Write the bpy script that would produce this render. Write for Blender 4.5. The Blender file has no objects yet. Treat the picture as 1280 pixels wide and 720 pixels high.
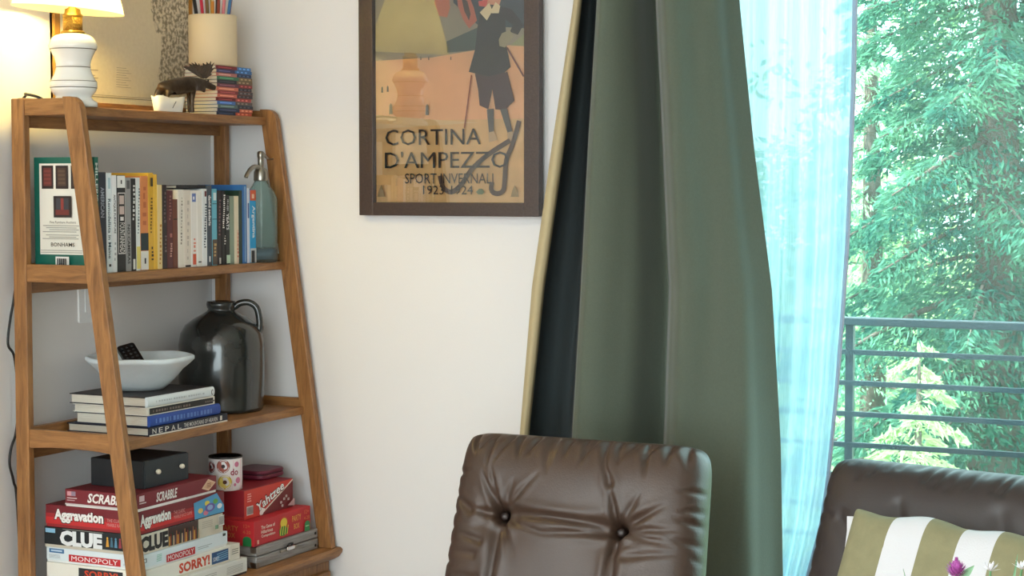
import bpy, bmesh, math, random
import numpy as np
from mathutils import Vector, Matrix

random.seed(7)
rng = np.random.default_rng(11)
scene = bpy.context.scene
COL = scene.collection
pi = math.pi

# ------------------------------------------------------------------ camera
FPX = 2314.0
CAM = np.array([2.92, -4.20, 1.5])
PIT = math.atan(129 / FPX)
YAW = math.atan(1110 / math.hypot(FPX, 129))
cd = bpy.data.cameras.new('camera')
cd.sensor_width = 36
cd.lens = FPX / 1280 * 36
cd.clip_end = 500
cam = bpy.data.objects.new('camera', cd)
COL.objects.link(cam)
cam.location = CAM
cam.rotation_euler = (pi / 2 - PIT, 0, YAW)
scene.camera = cam

# ------------------------------------------------------------------ light
def lin(c):
    c = c / 255
    return c / 12.92 if c <= .04045 else ((c + .055) / 1.055) ** 2.4
def rgb(r, g, b):
    return (lin(r), lin(g), lin(b), 1)

w = bpy.data.worlds.new('world')
scene.world = w
w.use_nodes = True
bg = w.node_tree.nodes['Background']
bg.inputs[0].default_value = (.74, .95, 1.0, 1)
bg.inputs[1].default_value = 6.0

sd = bpy.data.lights.new('sun', 'SUN')
sd.energy = 15
sd.angle = .02
sd.color = (1, .95, .84)
sun = bpy.data.objects.new('sun', sd)
COL.objects.link(sun)
sun.rotation_euler = (math.radians(40), 0, math.radians(-50))

def area(name, loc, rot, sx, sy, energy, color):
    d = bpy.data.lights.new(name, 'AREA')
    d.shape = 'RECTANGLE'
    d.size = sx
    d.size_y = sy
    d.energy = energy
    d.color = color
    o = bpy.data.objects.new(name, d)
    COL.objects.link(o)
    o.location = loc
    o.rotation_euler = rot
    return o
# added fill light, set in an unseen opening of the rear wall
area('rear_fill_light', (3.1, -6.93, 1.5), (pi / 2, 0, 0), 3.2, 1.9, 55, (.97, .99, 1))
# daylight through the window in the left wall, behind the camera
area('daylight_left_window', (.03, -4.75, 1.55), (0, -pi / 2, 0), 1.8, 2.6, 112, (1, .985, .965))

vs = scene.view_settings
vs.view_transform = 'Standard'
vs.look = 'None'
vs.exposure = .07
vs.gamma = 1
vs.use_curve_mapping = False

# ------------------------------------------------------------------ pixel to place
FW = np.array([-math.sin(YAW) * math.cos(PIT), math.cos(YAW) * math.cos(PIT), -math.sin(PIT)])
RT = np.array([math.cos(YAW), math.sin(YAW), 0])
UP = np.cross(RT, FW)
def on(ax, v, px, py):
    """point where the photo's pixel meets the plane axis=v"""
    d = FW + RT * (px - 640) / FPX + UP * (360 - py) / FPX
    return CAM + d * ((v - CAM[ax]) / d[ax])
def yx(X, px, py=300):
    return float(on(0, X, px, py)[1])
def zx(X, px, py):
    return float(on(0, X, px, py)[2])

# ------------------------------------------------------------------ materials
MATS = {}
def mat(name, col, rough=.6, metal=0, bump=0, bscale=60, var=0, vscale=12, spec=.5, sheen=0, coat=0, stretch=(1, 1, 1), emit=None):
    if name in MATS:
        return MATS[name]
    m = bpy.data.materials.new(name)
    m.use_nodes = True
    nt = m.node_tree
    p = nt.nodes['Principled BSDF']
    p.inputs['Base Color'].default_value = col
    p.inputs['Roughness'].default_value = rough
    p.inputs['Metallic'].default_value = metal
    p.inputs['Specular IOR Level'].default_value = spec
    p.inputs['Sheen Weight'].default_value = sheen
    p.inputs['Coat Weight'].default_value = coat
    if var or bump:
        tc = nt.nodes.new('ShaderNodeTexCoord')
        mp = nt.nodes.new('ShaderNodeMapping')
        mp.inputs['Scale'].default_value = stretch
        nt.links.new(tc.outputs['Object'], mp.inputs[0])
    if var:
        n = nt.nodes.new('ShaderNodeTexNoise')
        n.inputs['Scale'].default_value = vscale
        n.inputs['Detail'].default_value = 5
        nt.links.new(mp.outputs[0], n.inputs[0])
        r = nt.nodes.new('ShaderNodeValToRGB')
        r.color_ramp.elements[0].position = .3
        r.color_ramp.elements[1].position = .7
        a = 1 - var
        b = 1 + var
        r.color_ramp.elements[0].color = (col[0] * a, col[1] * a, col[2] * a, 1)
        r.color_ramp.elements[1].color = (min(1, col[0] * b), min(1, col[1] * b), min(1, col[2] * b), 1)
        nt.links.new(n.outputs[0], r.inputs[0])
        nt.links.new(r.outputs[0], p.inputs['Base Color'])
    if bump:
        n = nt.nodes.new('ShaderNodeTexNoise')
        n.inputs['Scale'].default_value = bscale
        n.inputs['Detail'].default_value = 3
        nt.links.new(mp.outputs[0], n.inputs[0])
        bn = nt.nodes.new('ShaderNodeBump')
        bn.inputs['Strength'].default_value = bump
        bn.inputs['Distance'].default_value = .004
        nt.links.new(n.outputs[0], bn.inputs['Height'])
        nt.links.new(bn.outputs[0], p.inputs['Normal'])
    if emit:
        p.inputs['Emission Color'].default_value = emit[0]
        p.inputs['Emission Strength'].default_value = emit[1]
    MATS[name] = m
    return m

def ink(r, g, b, rough=.55):
    return mat('ink_%d_%d_%d' % (r, g, b), rgb(r, g, b), rough)

def wood(name, stretch, c1, c2, rough=.45):
    m = bpy.data.materials.new(name)
    m.use_nodes = True
    nt = m.node_tree
    p = nt.nodes['Principled BSDF']
    tc = nt.nodes.new('ShaderNodeTexCoord')
    mp = nt.nodes.new('ShaderNodeMapping')
    mp.inputs['Scale'].default_value = stretch
    nt.links.new(tc.outputs['Object'], mp.inputs[0])
    n = nt.nodes.new('ShaderNodeTexNoise')
    n.inputs['Scale'].default_value = 6
    n.inputs['Detail'].default_value = 6
    n.inputs['Roughness'].default_value = .65
    n.inputs['Distortion'].default_value = .6
    nt.links.new(mp.outputs[0], n.inputs[0])
    r = nt.nodes.new('ShaderNodeValToRGB')
    r.color_ramp.elements[0].position = .33
    r.color_ramp.elements[0].color = c1
    r.color_ramp.elements[1].position = .68
    r.color_ramp.elements[1].color = c2
    nt.links.new(n.outputs[0], r.inputs[0])
    nt.links.new(r.outputs[0], p.inputs['Base Color'])
    p.inputs['Roughness'].default_value = rough
    bn = nt.nodes.new('ShaderNodeBump')
    bn.inputs['Strength'].default_value = .15
    bn.inputs['Distance'].default_value = .002
    nt.links.new(n.outputs[0], bn.inputs['Height'])
    nt.links.new(bn.outputs[0], p.inputs['Normal'])
    return m

W1, W2 = rgb(120, 80, 44), rgb(170, 120, 70)
WX = wood('wood_grain_x', (1.5, 14, 14), W1, W2)
WY = wood('wood_grain_y', (14, 1.5, 14), W1, W2)
WZ = wood('wood_grain_z', (14, 14, 1.5), W1, W2)
M_WALL = mat('wall_paint', rgb(229, 227, 227), .85, bump=.05, bscale=180)
M_CEIL = mat('ceiling_paint', rgb(238, 236, 232), .9)
M_WHITE = mat('white_plastic', rgb(236, 238, 240), .4)
M_BLACK = mat('black_plastic', rgb(18, 18, 20), .4)
M_PAGE = mat('page_edges', rgb(224, 218, 204), .85, bump=.5, bscale=30, stretch=(1, 1, 40), var=.08, vscale=6)
M_PAGE_UP = mat('page_edges_upright', rgb(224, 214, 190), .85)

# ------------------------------------------------------------------ mesh helpers
class MB:
    def __init__(s):
        s.v = []
        s.f = []
        s.m = []
        s.sm = []
    def add(s, vs, fs, mi=0, smooth=False):
        o = len(s.v)
        s.v += [tuple(map(float, q)) for q in vs]
        s.f += [tuple(o + i for i in q) for q in fs]
        s.m += [mi] * len(fs)
        s.sm += [smooth] * len(fs)
        return s
    def box(s, x0, x1, y0, y1, z0, z1, mi=0):
        v = [(x, y, z) for z in (z0, z1) for y in (y0, y1) for x in (x0, x1)]
        return s.add(v, [(0, 2, 3, 1), (4, 5, 7, 6), (0, 1, 5, 4), (2, 6, 7, 3), (0, 4, 6, 2), (1, 3, 7, 5)], mi)
    def prism(s, pts, axis, a, b, mi=0):
        """closed polygon pts in the two other axes, extruded along axis from a to b"""
        def mk(p, t):
            return {0: (t, p[0], p[1]), 1: (p[0], t, p[1]), 2: (p[0], p[1], t)}[axis]
        n = len(pts)
        v = [mk(p, a) for p in pts] + [mk(p, b) for p in pts]
        f = [tuple(range(n)), tuple(range(2 * n - 1, n - 1, -1))] + [(i, i + n, (i + 1) % n + n, (i + 1) % n) for i in range(n)]
        return s.add(v, f, mi)
    def lathe(s, prof, n=40, c=(0, 0), mi=0, sq=None):
        """profile of (radius, z) turned about z"""
        v, f = [], []
        for r, z in prof:
            for k in range(n):
                a = 2 * pi * k / n
                v.append((c[0] + r * math.cos(a), c[1] + r * math.sin(a), z))
        for i in range(len(prof) - 1):
            for k in range(n):
                k2 = (k + 1) % n
                f.append((i * n + k, i * n + k2, (i + 1) * n + k2, (i + 1) * n + k))
        if prof[0][0] > 1e-6:
            f.append(tuple(range(n - 1, -1, -1)))
        if prof[-1][0] > 1e-6:
            f.append(tuple((len(prof) - 1) * n + k for k in range(n)))
        return s.add(v, f, mi, True)
    def tube(s, pts, r, n=10, mi=0):
        P = [Vector(p) for p in pts]
        rs = r if isinstance(r, (list, tuple)) else [r] * len(P)
        v, f = [], []
        up = None
        for i, p in enumerate(P):
            t = (P[min(i + 1, len(P) - 1)] - P[max(i - 1, 0)]).normalized()
            if up is None:
                up = t.orthogonal().normalized()
            up = (up - t * up.dot(t))
            up = up.normalized() if up.length > 1e-6 else t.orthogonal().normalized()
            q = t.cross(up)
            for k in range(n):
                a = 2 * pi * k / n
                v.append(p + (up * math.cos(a) + q * math.sin(a)) * rs[i])
        for i in range(len(P) - 1):
            for k in range(n):
                k2 = (k + 1) % n
                f.append((i * n + k, i * n + k2, (i + 1) * n + k2, (i + 1) * n + k))
        f.append(tuple(range(n - 1, -1, -1)))
        f.append(tuple((len(P) - 1) * n + k for k in range(n)))
        return s.add(v, f, mi, True)
    def ball(s, c, rx, ry, rz, n=16, m=10, mi=0):
        prof = [(math.sin(pi * i / m), -math.cos(pi * i / m)) for i in range(m + 1)]
        t = MB().lathe(prof, n)
        return s.add([(c[0] + x * rx, c[1] + y * ry, c[2] + z * rz) for x, y, z in t.v], t.f, mi, True)
    def build(s, name, mats, parent=None, bevel=0, loc=None, seg=2, merge=False):
        me = bpy.data.meshes.new(name)
        me.from_pydata(s.v, [], s.f)
        for m in (mats if isinstance(mats, (list, tuple)) else [mats]):
            me.materials.append(m)
        me.polygons.foreach_set('material_index', s.m)
        me.polygons.foreach_set('use_smooth', s.sm)
        if merge:
            bm = bmesh.new()
            bm.from_mesh(me)
            bmesh.ops.remove_doubles(bm, verts=bm.verts, dist=1e-5)
            bmesh.ops.recalc_face_normals(bm, faces=bm.faces)
            bm.to_mesh(me)
            bm.free()
        me.update()
        o = bpy.data.objects.new(name, me)
        COL.objects.link(o)
        if parent:
            o.parent = parent
        if loc is not None:
            o.location = loc
        if bevel:
            b = o.modifiers.new('bevel', 'BEVEL')
            b.width = bevel
            b.segments = seg
            b.limit_method = 'ANGLE'
        return o

def rrect(u0, v0, u1, v1, r, n=5):
    p = []
    for cx, cy, a0 in ((u1 - r, v0 + r, -pi / 2), (u1 - r, v1 - r, 0), (u0 + r, v1 - r, pi / 2), (u0 + r, v0 + r, pi)):
        for k in range(n + 1):
            a = a0 + pi / 2 * k / n
            p.append((cx + r * math.cos(a), cy + r * math.sin(a)))
    return p

def thing(name, label, cat, loc=(0, 0, 0), rz=0, group=None):
    o = bpy.data.objects.new(name, None)
    o.empty_display_size = .05
    COL.objects.link(o)
    o.location = loc
    o.rotation_euler = (0, 0, rz)
    o['label'] = label
    o['category'] = cat
    if group:
        o['group'] = group
    return o
def tag(o, label, cat, group=None):
    o['label'] = label
    o['category'] = cat
    if group:
        o['group'] = group
    return o
def struct(o):
    o['kind'] = 'structure'
    return o

_TC = {}
def text_geo(s, bold=0, shear=0, space=1):
    k = (s, bold, shear, space)
    if k not in _TC:
        c = bpy.data.curves.new('txt', 'FONT')
        c.body = s
        c.resolution_u = 2
        c.offset = bold
        c.shear = shear
        c.space_character = space
        o = bpy.data.objects.new('txt', c)
        me = bpy.data.meshes.new_from_object(o)
        v = np.array([q.co[:2] for q in me.vertices])
        f = [tuple(p.vertices) for p in me.polygons]
        bpy.data.objects.remove(o)
        bpy.data.curves.remove(c)
        bpy.data.meshes.remove(me)
        v = v - v.min(0)
        v = v / v.max(0)
        _TC[k] = (v, f)
    return _TC[k]

class Deco:
    """flat print: coloured shapes and lettering in (u, v) metres on one face"""
    def __init__(s, O, U, V):
        s.O, s.U, s.V = Vector(O), Vector(U).normalized(), Vector(V).normalized()
        s.N = s.U.cross(s.V)
        s.mb = MB()
        s.mats = []
        s.layer = 1
        s.puts = []
    def mi(s, c):
        m = c if isinstance(c, bpy.types.Material) else ink(*c)
        if m not in s.mats:
            s.mats.append(m)
        return s.mats.index(m)
    def put(s, pts, faces, c):
        off = s.N * (.00025 * s.layer)
        s.layer += 1
        vs_ = [s.O + s.U * float(a) + s.V * float(b) + off for a, b in pts]
        s.puts.append((vs_, faces, s.mi(c)))
        s.mb.add(vs_, faces, s.mi(c))
        return s
    def poly(s, pts, c):
        return s.put(pts, [tuple(range(len(pts)))], c)
    def rect(s, u0, v0, u1, v1, c):
        return s.poly([(u0, v0), (u1, v0), (u1, v1), (u0, v1)], c)
    def disc(s, u, v, r, c, rv=None, n=20):
        rv = rv or r
        return s.poly([(u + r * math.cos(2 * pi * k / n), v + rv * math.sin(2 * pi * k / n)) for k in range(n)], c)
    def line(s, u0, v0, u1, v1, t, c):
        d = Vector((u1 - u0, v1 - v0)).normalized()
        n = Vector((-d.y, d.x)) * t / 2
        return s.poly([(u0 - n.x, v0 - n.y), (u1 - n.x, v1 - n.y), (u1 + n.x, v1 + n.y), (u0 + n.x, v0 + n.y)], c)
    def text(s, t, u0, v0, u1, v1, c, bold=0, rot=0, shear=0, space=1, slope=0):
        v, f = text_geo(t, bold, shear, space)
        if rot == 0:
            p = [(u0 + a * (u1 - u0), v0 + b * (v1 - v0) + slope * a) for a, b in v]
        else:   # reads from top to bottom
            p = [(u0 + b * (u1 - u0), v1 - a * (v1 - v0)) for a, b in v]
        return s.put(p, f, c)
    def build(s, name, parent):
        if len(s.puts) <= 3:        # a few big marks: each is a piece of its own
            for vs_, fs_, c in s.puts:
                MB().add(vs_, fs_).build(name, s.mats[c], parent)
            return None
        return s.mb.build(name, s.mats, parent)

# ------------------------------------------------------------------ the room
struct(MB().box(-.15, 5.4, -7.1, .2, -.1, 0).build('floor', wood('floor_wood', (8, 1, 8), rgb(120, 84, 54), rgb(160, 118, 80))))
struct(MB().box(-.15, 5.4, -7.1, .2, 2.7, 2.85).build('ceiling', M_CEIL))
wl = MB()
wl.box(-.15, 0, -3.4, .2, 0, 2.7).box(-.15, 0, -7.1, -6.1, 0, 2.7).box(-.15, 0, -6.1, -3.4, 0, .6).box(-.15, 0, -6.1, -3.4, 2.5, 2.7)
struct(wl.build('wall_left', M_WALL))
struct(MB().box(5.25, 5.4, -7.1, .2, 0, 2.7).build('wall_right', mat('wall_paint_darkened', rgb(150, 142, 132), .85)))  # unseen wall, darkened to cut fill bounced from the right
WX0, WX1, WZ0, WZ1 = 1.40, 3.7, .06, 2.4
wb = MB()
wb.box(0, WX0, 0, .2, 0, 2.7).box(WX1, 5.25, 0, .2, 0, 2.7).box(WX0, WX1, 0, .2, 0, WZ0).box(WX0, WX1, 0, .2, WZ1, 2.7)
struct(wb.build('wall_back', M_WALL))
wr = MB()
wr.box(0, 1.45, -7.1, -6.95, 0, 2.7).box(4.75, 5.25, -7.1, -6.95, 0, 2.7).box(1.45, 4.75, -7.1, -6.95, 0, .5).box(1.45, 4.75, -7.1, -6.95, 2.5, 2.7)
struct(wr.build('wall_rear', M_WALL))
struct(MB().box(0, .012, -6.95, 0, 0, .1).build('baseboard_left', M_WHITE))
struct(MB().box(.012, WX0, -.012, 0, 0, .1).build('baseboard_back', M_WHITE))

# sliding window / balcony door
M_ALU = mat('window_aluminium', rgb(70, 78, 84), .4, .3)
glass = bpy.data.materials.new('window_glass')
glass.use_nodes = True
nt = glass.node_tree
nt.nodes.clear()
out = nt.nodes.new('ShaderNodeOutputMaterial')
tr = nt.nodes.new('ShaderNodeBsdfTransparent')
tr.inputs[0].default_value = (.80, .98, .95, 1)
gl = nt.nodes.new('ShaderNodeBsdfGlossy')
gl.inputs['Roughness'].default_value = .01
fr = nt.nodes.new('ShaderNodeFresnel')
fr.inputs[0].default_value = 1.45
mx = nt.nodes.new('ShaderNodeMixShader')
nt.links.new(fr.outputs[0], mx.inputs[0])
nt.links.new(tr.outputs[0], mx.inputs[1])
nt.links.new(gl.outputs[0], mx.inputs[2])
veil = nt.nodes.new('ShaderNodeBsdfTranslucent')  # translucent mix that puts glare haze into the pane
veil.inputs[0].default_value = (.85, 1, .98, 1)
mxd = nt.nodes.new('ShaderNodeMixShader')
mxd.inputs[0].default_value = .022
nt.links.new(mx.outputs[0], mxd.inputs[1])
nt.links.new(veil.outputs[0], mxd.inputs[2])
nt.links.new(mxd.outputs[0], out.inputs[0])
win = bpy.data.objects.new('window_1', None)
COL.objects.link(win)
win.location = (WX0, .1, WZ0)
struct(win)
ww, wh = WX1 - WX0, WZ1 - WZ0
fb = MB()
fb.box(0, .06, -.03, .03, 0, wh).box(ww - .06, ww, -.03, .03, 0, wh).box(.06, ww - .06, -.03, .03, 0, .06).box(.06, ww - .06, -.03, .03, wh - .06, wh)
fb.build('window_frame', M_ALU, win)
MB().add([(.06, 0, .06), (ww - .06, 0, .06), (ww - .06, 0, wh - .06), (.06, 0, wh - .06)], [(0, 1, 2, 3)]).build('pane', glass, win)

# ------------------------------------------------------------------ outside
struct(MB().box(-80, 80, .25, 160, -4.6, -4.4).build('ground', mat('lawn', rgb(96, 120, 70), .95, var=.25, vscale=1.5)))
tag(MB().box(-1.2, 5.4, .2, 1.42, -.2, -.02).build('balcony_slab', mat('concrete', rgb(150, 152, 150), .9, var=.1)),
    'grey concrete balcony floor outside the window', 'balcony')
YR = 1.32
rail = thing('balcony_railing', 'dark metal balcony railing with thin horizontal bars outside the window', 'railing', (1.2, YR, -.02))
M_RAIL = mat('railing_paint', rgb(20, 42, 52), .45, .2)
ztop = zx_rail = float(on(1, YR, 1150, 404)[2])
gap = (float(on(1, YR, 1150, 407)[2]) - float(on(1, YR, 1150, 564)[2])) / 4
MB().box(-2.3, 4.1, -.022, .022, ztop - .012 + .02, ztop + .012 + .02).build('top_rail', M_RAIL, rail, .003)
k = 1
while ztop - k * gap > .12:
    z = ztop - k * gap + .02
    MB().box(-2.3, 4.1, -.007, .007, z - .0075, z + .0075).build('rail', M_RAIL, rail)
    k += 1
xp = float(on(1, YR, 1060.5, 450)[0]) - 1.2
for dx in (-1.75, 0, 1.75):
    MB().box(xp + dx - .012, xp + dx + .012, .008, .032, 0, ztop + .012).build('post', M_RAIL, rail)

def leafmat(name, c1, c2, tl=.35):
    m = bpy.data.materials.new(name)
    m.use_nodes = True
    nt = m.node_tree
    nt.nodes.clear()
    out = nt.nodes.new('ShaderNodeOutputMaterial')
    geo = nt.nodes.new('ShaderNodeTexCoord')
    n = nt.nodes.new('ShaderNodeTexNoise')
    n.inputs['Scale'].default_value = 2.2
    n.inputs['Detail'].default_value = 4
    nt.links.new(geo.outputs['Object'], n.inputs[0])
    r = nt.nodes.new('ShaderNodeValToRGB')
    r.color_ramp.elements[0].position = .35
    r.color_ramp.elements[1].position = .65
    r.color_ramp.elements[0].color = c1
    r.color_ramp.elements[1].color = c2
    nt.links.new(n.outputs[0], r.inputs[0])
    d = nt.nodes.new('ShaderNodeBsdfDiffuse')
    t = nt.nodes.new('ShaderNodeBsdfTranslucent')
    mx = nt.nodes.new('ShaderNodeMixShader')
    mx.inputs[0].default_value = tl
    nt.links.new(r.outputs[0], d.inputs[0])
    nt.links.new(r.outputs[0], t.inputs[0])
    nt.links.new(d.outputs[0], mx.inputs[1])
    nt.links.new(t.outputs[0], mx.inputs[2])
    nt.links.new(mx.outputs[0], out.inputs[0])
    return m
M_BARK = mat('bark', rgb(96, 84, 76), .95, bump=.6, bscale=20, var=.2, vscale=6)

def quads(name, C, A, B, m, parent):
    """one mesh of many small leaves: centres C, half-length A, half-width B; each a bent diamond"""
    n = len(C)
    v = np.empty((n, 4, 3))
    v[:, 0] = C - A
    v[:, 1] = C + B - A * .2
    v[:, 2] = C + A
    v[:, 3] = C - B - A * .2
    me = bpy.data.meshes.new(name)
    me.vertices.add(n * 4)
    me.vertices.foreach_set('co', v.ravel())
    me.loops.add(n * 4)
    me.loops.foreach_set('vertex_index', np.arange(n * 4))
    me.polygons.add(n)
    me.polygons.foreach_set('loop_start', np.arange(n) * 4)
    me.polygons.foreach_set('loop_total', np.full(n, 4))
    me.materials.append(m)
    me.update(calc_edges=True)
    o = bpy.data.objects.new(name, me)
    COL.objects.link(o)
    o.parent = parent
    o['kind'] = 'stuff'
    return o

def spruce(label, px, D, ztip, base_r, m, zlo, nb, per, leaf, zg=-4.4, density=1.0):
    d = FW + RT * (px - 640) / FPX
    d = d / math.hypot(d[0], d[1])
    p = CAM[:2] + d[:2] * D
    t = thing('spruce_tree', label, 'tree', (p[0], p[1], zg), 0, 'conifers beyond the balcony')
    H = ztip - zg
    MB().tube([(0, 0, 0), (.05, .03, H * .4), (.0, 0, H * .75), (0, 0, H)], [.018 * H + .02, .012 * H + .02, .006 * H + .01, .006], 10).build('trunk', M_BARK, t)
    Cs, As, Bs = [], [], []
    tw = MB()
    for i in range(nb):
        h = zlo - zg + (H - (zlo - zg)) * (i + rng.random()) / nb
        L = base_r * (1 - h / H) ** .75 * rng.uniform(.75, 1.12) + .12
        a = i * 2.39996 + rng.normal() * .25
        dr = np.array([math.cos(a), math.sin(a), 0])
        sd = np.array([-dr[1], dr[0], 0])
        droop = rng.uniform(.25, .5) * L
        q = np.linspace(0, 1, 5)
        tw.tube([tuple(dr * L * k + np.array([0, 0, h - droop * k ** 1.6 + .12 * L * max(0, k - .7)])) for k in q], [.02 * L * (1 - .8 * k) for k in q], 4)
        n = int(per * L / base_r * density) + 12
        k = rng.random(n) ** .7
        side = rng.choice([-1, 1], n)
        wdt = rng.random(n) * (1 - k * .75) * L * .42
        C = dr * (L * k)[:, None] + sd * (side * wdt)[:, None]
        C[:, 2] += h - droop * k ** 1.6 - wdt * rng.uniform(.1, .8, n) + rng.normal(0, .03, n) * L
        dirv = dr * .6 + sd * (side * rng.uniform(.2, 1.1, n))[:, None]
        dirv[:, 2] += rng.uniform(-1.0, .1, n)
        dirv += rng.normal(0, .25, (n, 3))
        dirv /= np.linalg.norm(dirv, axis=1)[:, None]
        rv = rng.normal(0, 1, (n, 3))
        bn = np.cross(dirv, rv)
        bn /= np.linalg.norm(bn, axis=1)[:, None]
        ll = leaf * rng.uniform(.6, 1.3, n)
        Cs.append(C)
        As.append(dirv * ll[:, None])
        Bs.append(bn * (ll * .24)[:, None])
    tw.build('branches', M_BARK, t)['kind'] = 'stuff'
    quads('foliage', np.concatenate(Cs), np.concatenate(As), np.concatenate(Bs), m, t)
    return t

def leafy(label, px, D, ztop_, rad, m, n, leaf, zg=-4.4):
    d = FW + RT * (px - 640) / FPX
    d = d / math.hypot(d[0], d[1])
    p = CAM[:2] + d[:2] * D
    t = thing('leafy_tree', label, 'tree', (p[0], p[1], zg), 0, 'broadleaf trees beyond the balcony')
    H = ztop_ - zg
    MB().tube([(0, 0, 0), (.1, .05, H * .4), (-.05, 0, H * .9)], [.16, .11, .03], 8).build('trunk', M_BARK, t)
    nc = 90
    cc = rng.normal(0, 1, (nc, 3))
    cc /= np.linalg.norm(cc, axis=1)[:, None]
    cc *= (rng.random(nc) ** .4)[:, None] * np.array([rad, rad, H * .46])
    cc[:, 2] += H * .55
    idx = rng.integers(0, nc, n)
    C = cc[idx] + rng.normal(0, rad * .16, (n, 3))
    A = rng.normal(0, 1, (n, 3))
    A /= np.linalg.norm(A, axis=1)[:, None]
    B = np.cross(A, rng.normal(0, 1, (n, 3)))
    B /= np.linalg.norm(B, axis=1)[:, None]
    C[:, 2] = np.maximum(C[:, 2], .15)
    quads('foliage', C, A * leaf, B * leaf * .5, m, t)
    return t

G_DARK = leafmat('needles_dark', rgb(46, 98, 88), rgb(98, 146, 118))
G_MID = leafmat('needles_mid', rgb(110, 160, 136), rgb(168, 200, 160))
G_PALE = leafmat('leaves_pale', rgb(150, 190, 140), rgb(200, 214, 160), .45)  # far leaves: sunlight and haze put into a paler colour
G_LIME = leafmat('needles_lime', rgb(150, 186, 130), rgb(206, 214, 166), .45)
spruce('large dark spruce rising past the top of the window view', 1238, 14.5, 8.5, 2.0, G_DARK, -3.2, 165, 1700, .043)
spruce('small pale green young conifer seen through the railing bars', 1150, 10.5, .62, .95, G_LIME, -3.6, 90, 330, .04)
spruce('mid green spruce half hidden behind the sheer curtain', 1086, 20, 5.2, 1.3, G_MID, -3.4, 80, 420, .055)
spruce('dark spruce at the right edge of the window view', 1345, 18, 7, 2.0, G_DARK, -3.2, 120, 600, .06)
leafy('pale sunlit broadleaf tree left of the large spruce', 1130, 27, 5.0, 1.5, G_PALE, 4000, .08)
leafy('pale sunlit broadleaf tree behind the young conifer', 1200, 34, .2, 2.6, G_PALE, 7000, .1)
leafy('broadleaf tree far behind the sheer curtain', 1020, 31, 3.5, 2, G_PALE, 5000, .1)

# ------------------------------------------------------------------ the ladder shelf
YL, YRt = -.842, -.015       # outer faces of the two side frames
YLi, YRi = -.822, -.035      # inner faces
XR = .033
def xf(z):
    return .205 + (1.574 - z) * .146
ZC = .54
shelf = thing('ladder_shelf', 'honey brown wooden ladder bookshelf with slanted front posts', 'shelf', (0, 0, 0))
for a, b in ((YL, YLi), (YRi, YRt)):
    MB().box(XR, XR + .038, a, b, ZC, 1.698).build('rear_post', WZ, shelf, .0025)
    ft = []
    z0, z1 = ZC, 1.70
    pts = [(xf(z0), z0), (xf(z0) + .042, z0)]
    zr = z1 - .028
    pts.append((xf(zr) + .042, zr))
    for k in range(1, 7):
        an = pi / 2 * k / 6
        pts.append((xf(zr) + .042 - .03 * (1 - math.cos(an)) - .002, zr + .028 * math.sin(an)))
    pts.append((xf(z1) - .006, z1))
    MB().prism(pts, 1, a, b).build('front_post', WZ, shelf, .002)
    for zt, zb in ((1.697, 1.659), (1.317, 1.276), (.935, .891)):
        arch = zt < 1
        x0, x1 = XR + .038, xf((zt + zb) / 2) + .002
        lo = [(x0 + (x1 - x0) * t, zb + (.006 * math.sin(pi * t) if arch else 0)) for t in np.linspace(0, 1, 9)]
        MB().prism(lo + [(xf(zt) + .002, zt), (x0, zt)], 1, a + .002, b - .002).build('side_rail', WX, shelf, .0015)
for zt, zb in ((1.70, 1.632), (1.317, 1.248), (.935, .862)):
    MB().box(XR + .004, XR + .022, YLi, YRi, zb, zt).build('back_rail', WY, shelf, .0015)
for zt in (1.679, 1.297, .913):
    MB().box(XR + .022, xf(zt) + .012, YLi, YRi, zt - .021, zt).build('shelf_board', WY, shelf, .003)
# base cabinet
pts = [(XR - .01, ZC - .034), (.385, ZC - .034), (.40, ZC - .026), (.41, ZC - .014), (.412, ZC - .006), (.406, ZC), (XR - .01, ZC)]
MB().prism(pts, 1, -.862, -.003).build('cabinet_top', WY, shelf, .001)
MB().box(XR, .375, -.85, -.012, .06, ZC - .034).build('cabinet_body', WZ, shelf, .002)
for y0, y1 in ((-.83, -.435), (-.427, -.032)):
    dr = MB().box(.375, .392, y0, y1, .09, ZC - .06).build('cabinet_door', WZ, shelf, .003)
    MB().ball((.404, y1 - .03 if y0 < -.6 else y0 + .03, .33), .012, .012, .012).build('knob', mat('brass_knob', rgb(150, 112, 56), .35, 1), dr)
MB().box(XR + .01, .36, -.84, -.022, 0, .06).build('plinth', WY, shelf)

# ------------------------------------------------------------------ table lamp
LX = .163
LY = yx(LX, 91.5, 80)
lamp = thing('table_lamp', 'white turned ceramic table lamp with brass neck and warm lit shade', 'lamp', (LX, LY, 1.679))
def lz(py):
    return zx(LX, 91.5, py) - 1.679
S = 1 / 539.0
M_CER = mat('white_glazed_ceramic', rgb(232, 230, 226), .22, coat=.3)
prof = [(29, 131), (29, 128), (24, 125), (21.5, 121), (24, 118), (27, 114.5), (28.5, 110.5), (28.2, 109.8), (28.8, 109), (28.8, 102.5), (28, 101.8), (25.5, 97.5), (22.8, 92), (21.3, 87), (21, 85), (20.5, 84.2), (21.2, 83.5), (21, 80),
        (21.8, 76), (23.5, 71), (26, 66), (28, 62), (29.2, 60.5), (29.6, 57.5), (28, 52.5), (25, 47.5), (21, 44.5), (14, 42.5), (13, 41.5)]
pr_ = [(r * S, max(0, lz(y))) for r, y in prof]
pr_[0] = (pr_[0][0], 0)
MB().lathe(pr_, 48).build('lamp_body', M_CER, lamp)
M_BRASS = mat('brass', rgb(190, 150, 70), .35, 1, bump=.0)
M_FIL = mat('brass_filigree', rgb(176, 136, 60), .45, .9, bump=1.0, bscale=220)
MB().lathe([(15 * S, lz(42.3)), (15 * S, lz(40)), (12.5 * S, lz(38.5))]).build('collar', M_BRASS, lamp)
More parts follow.
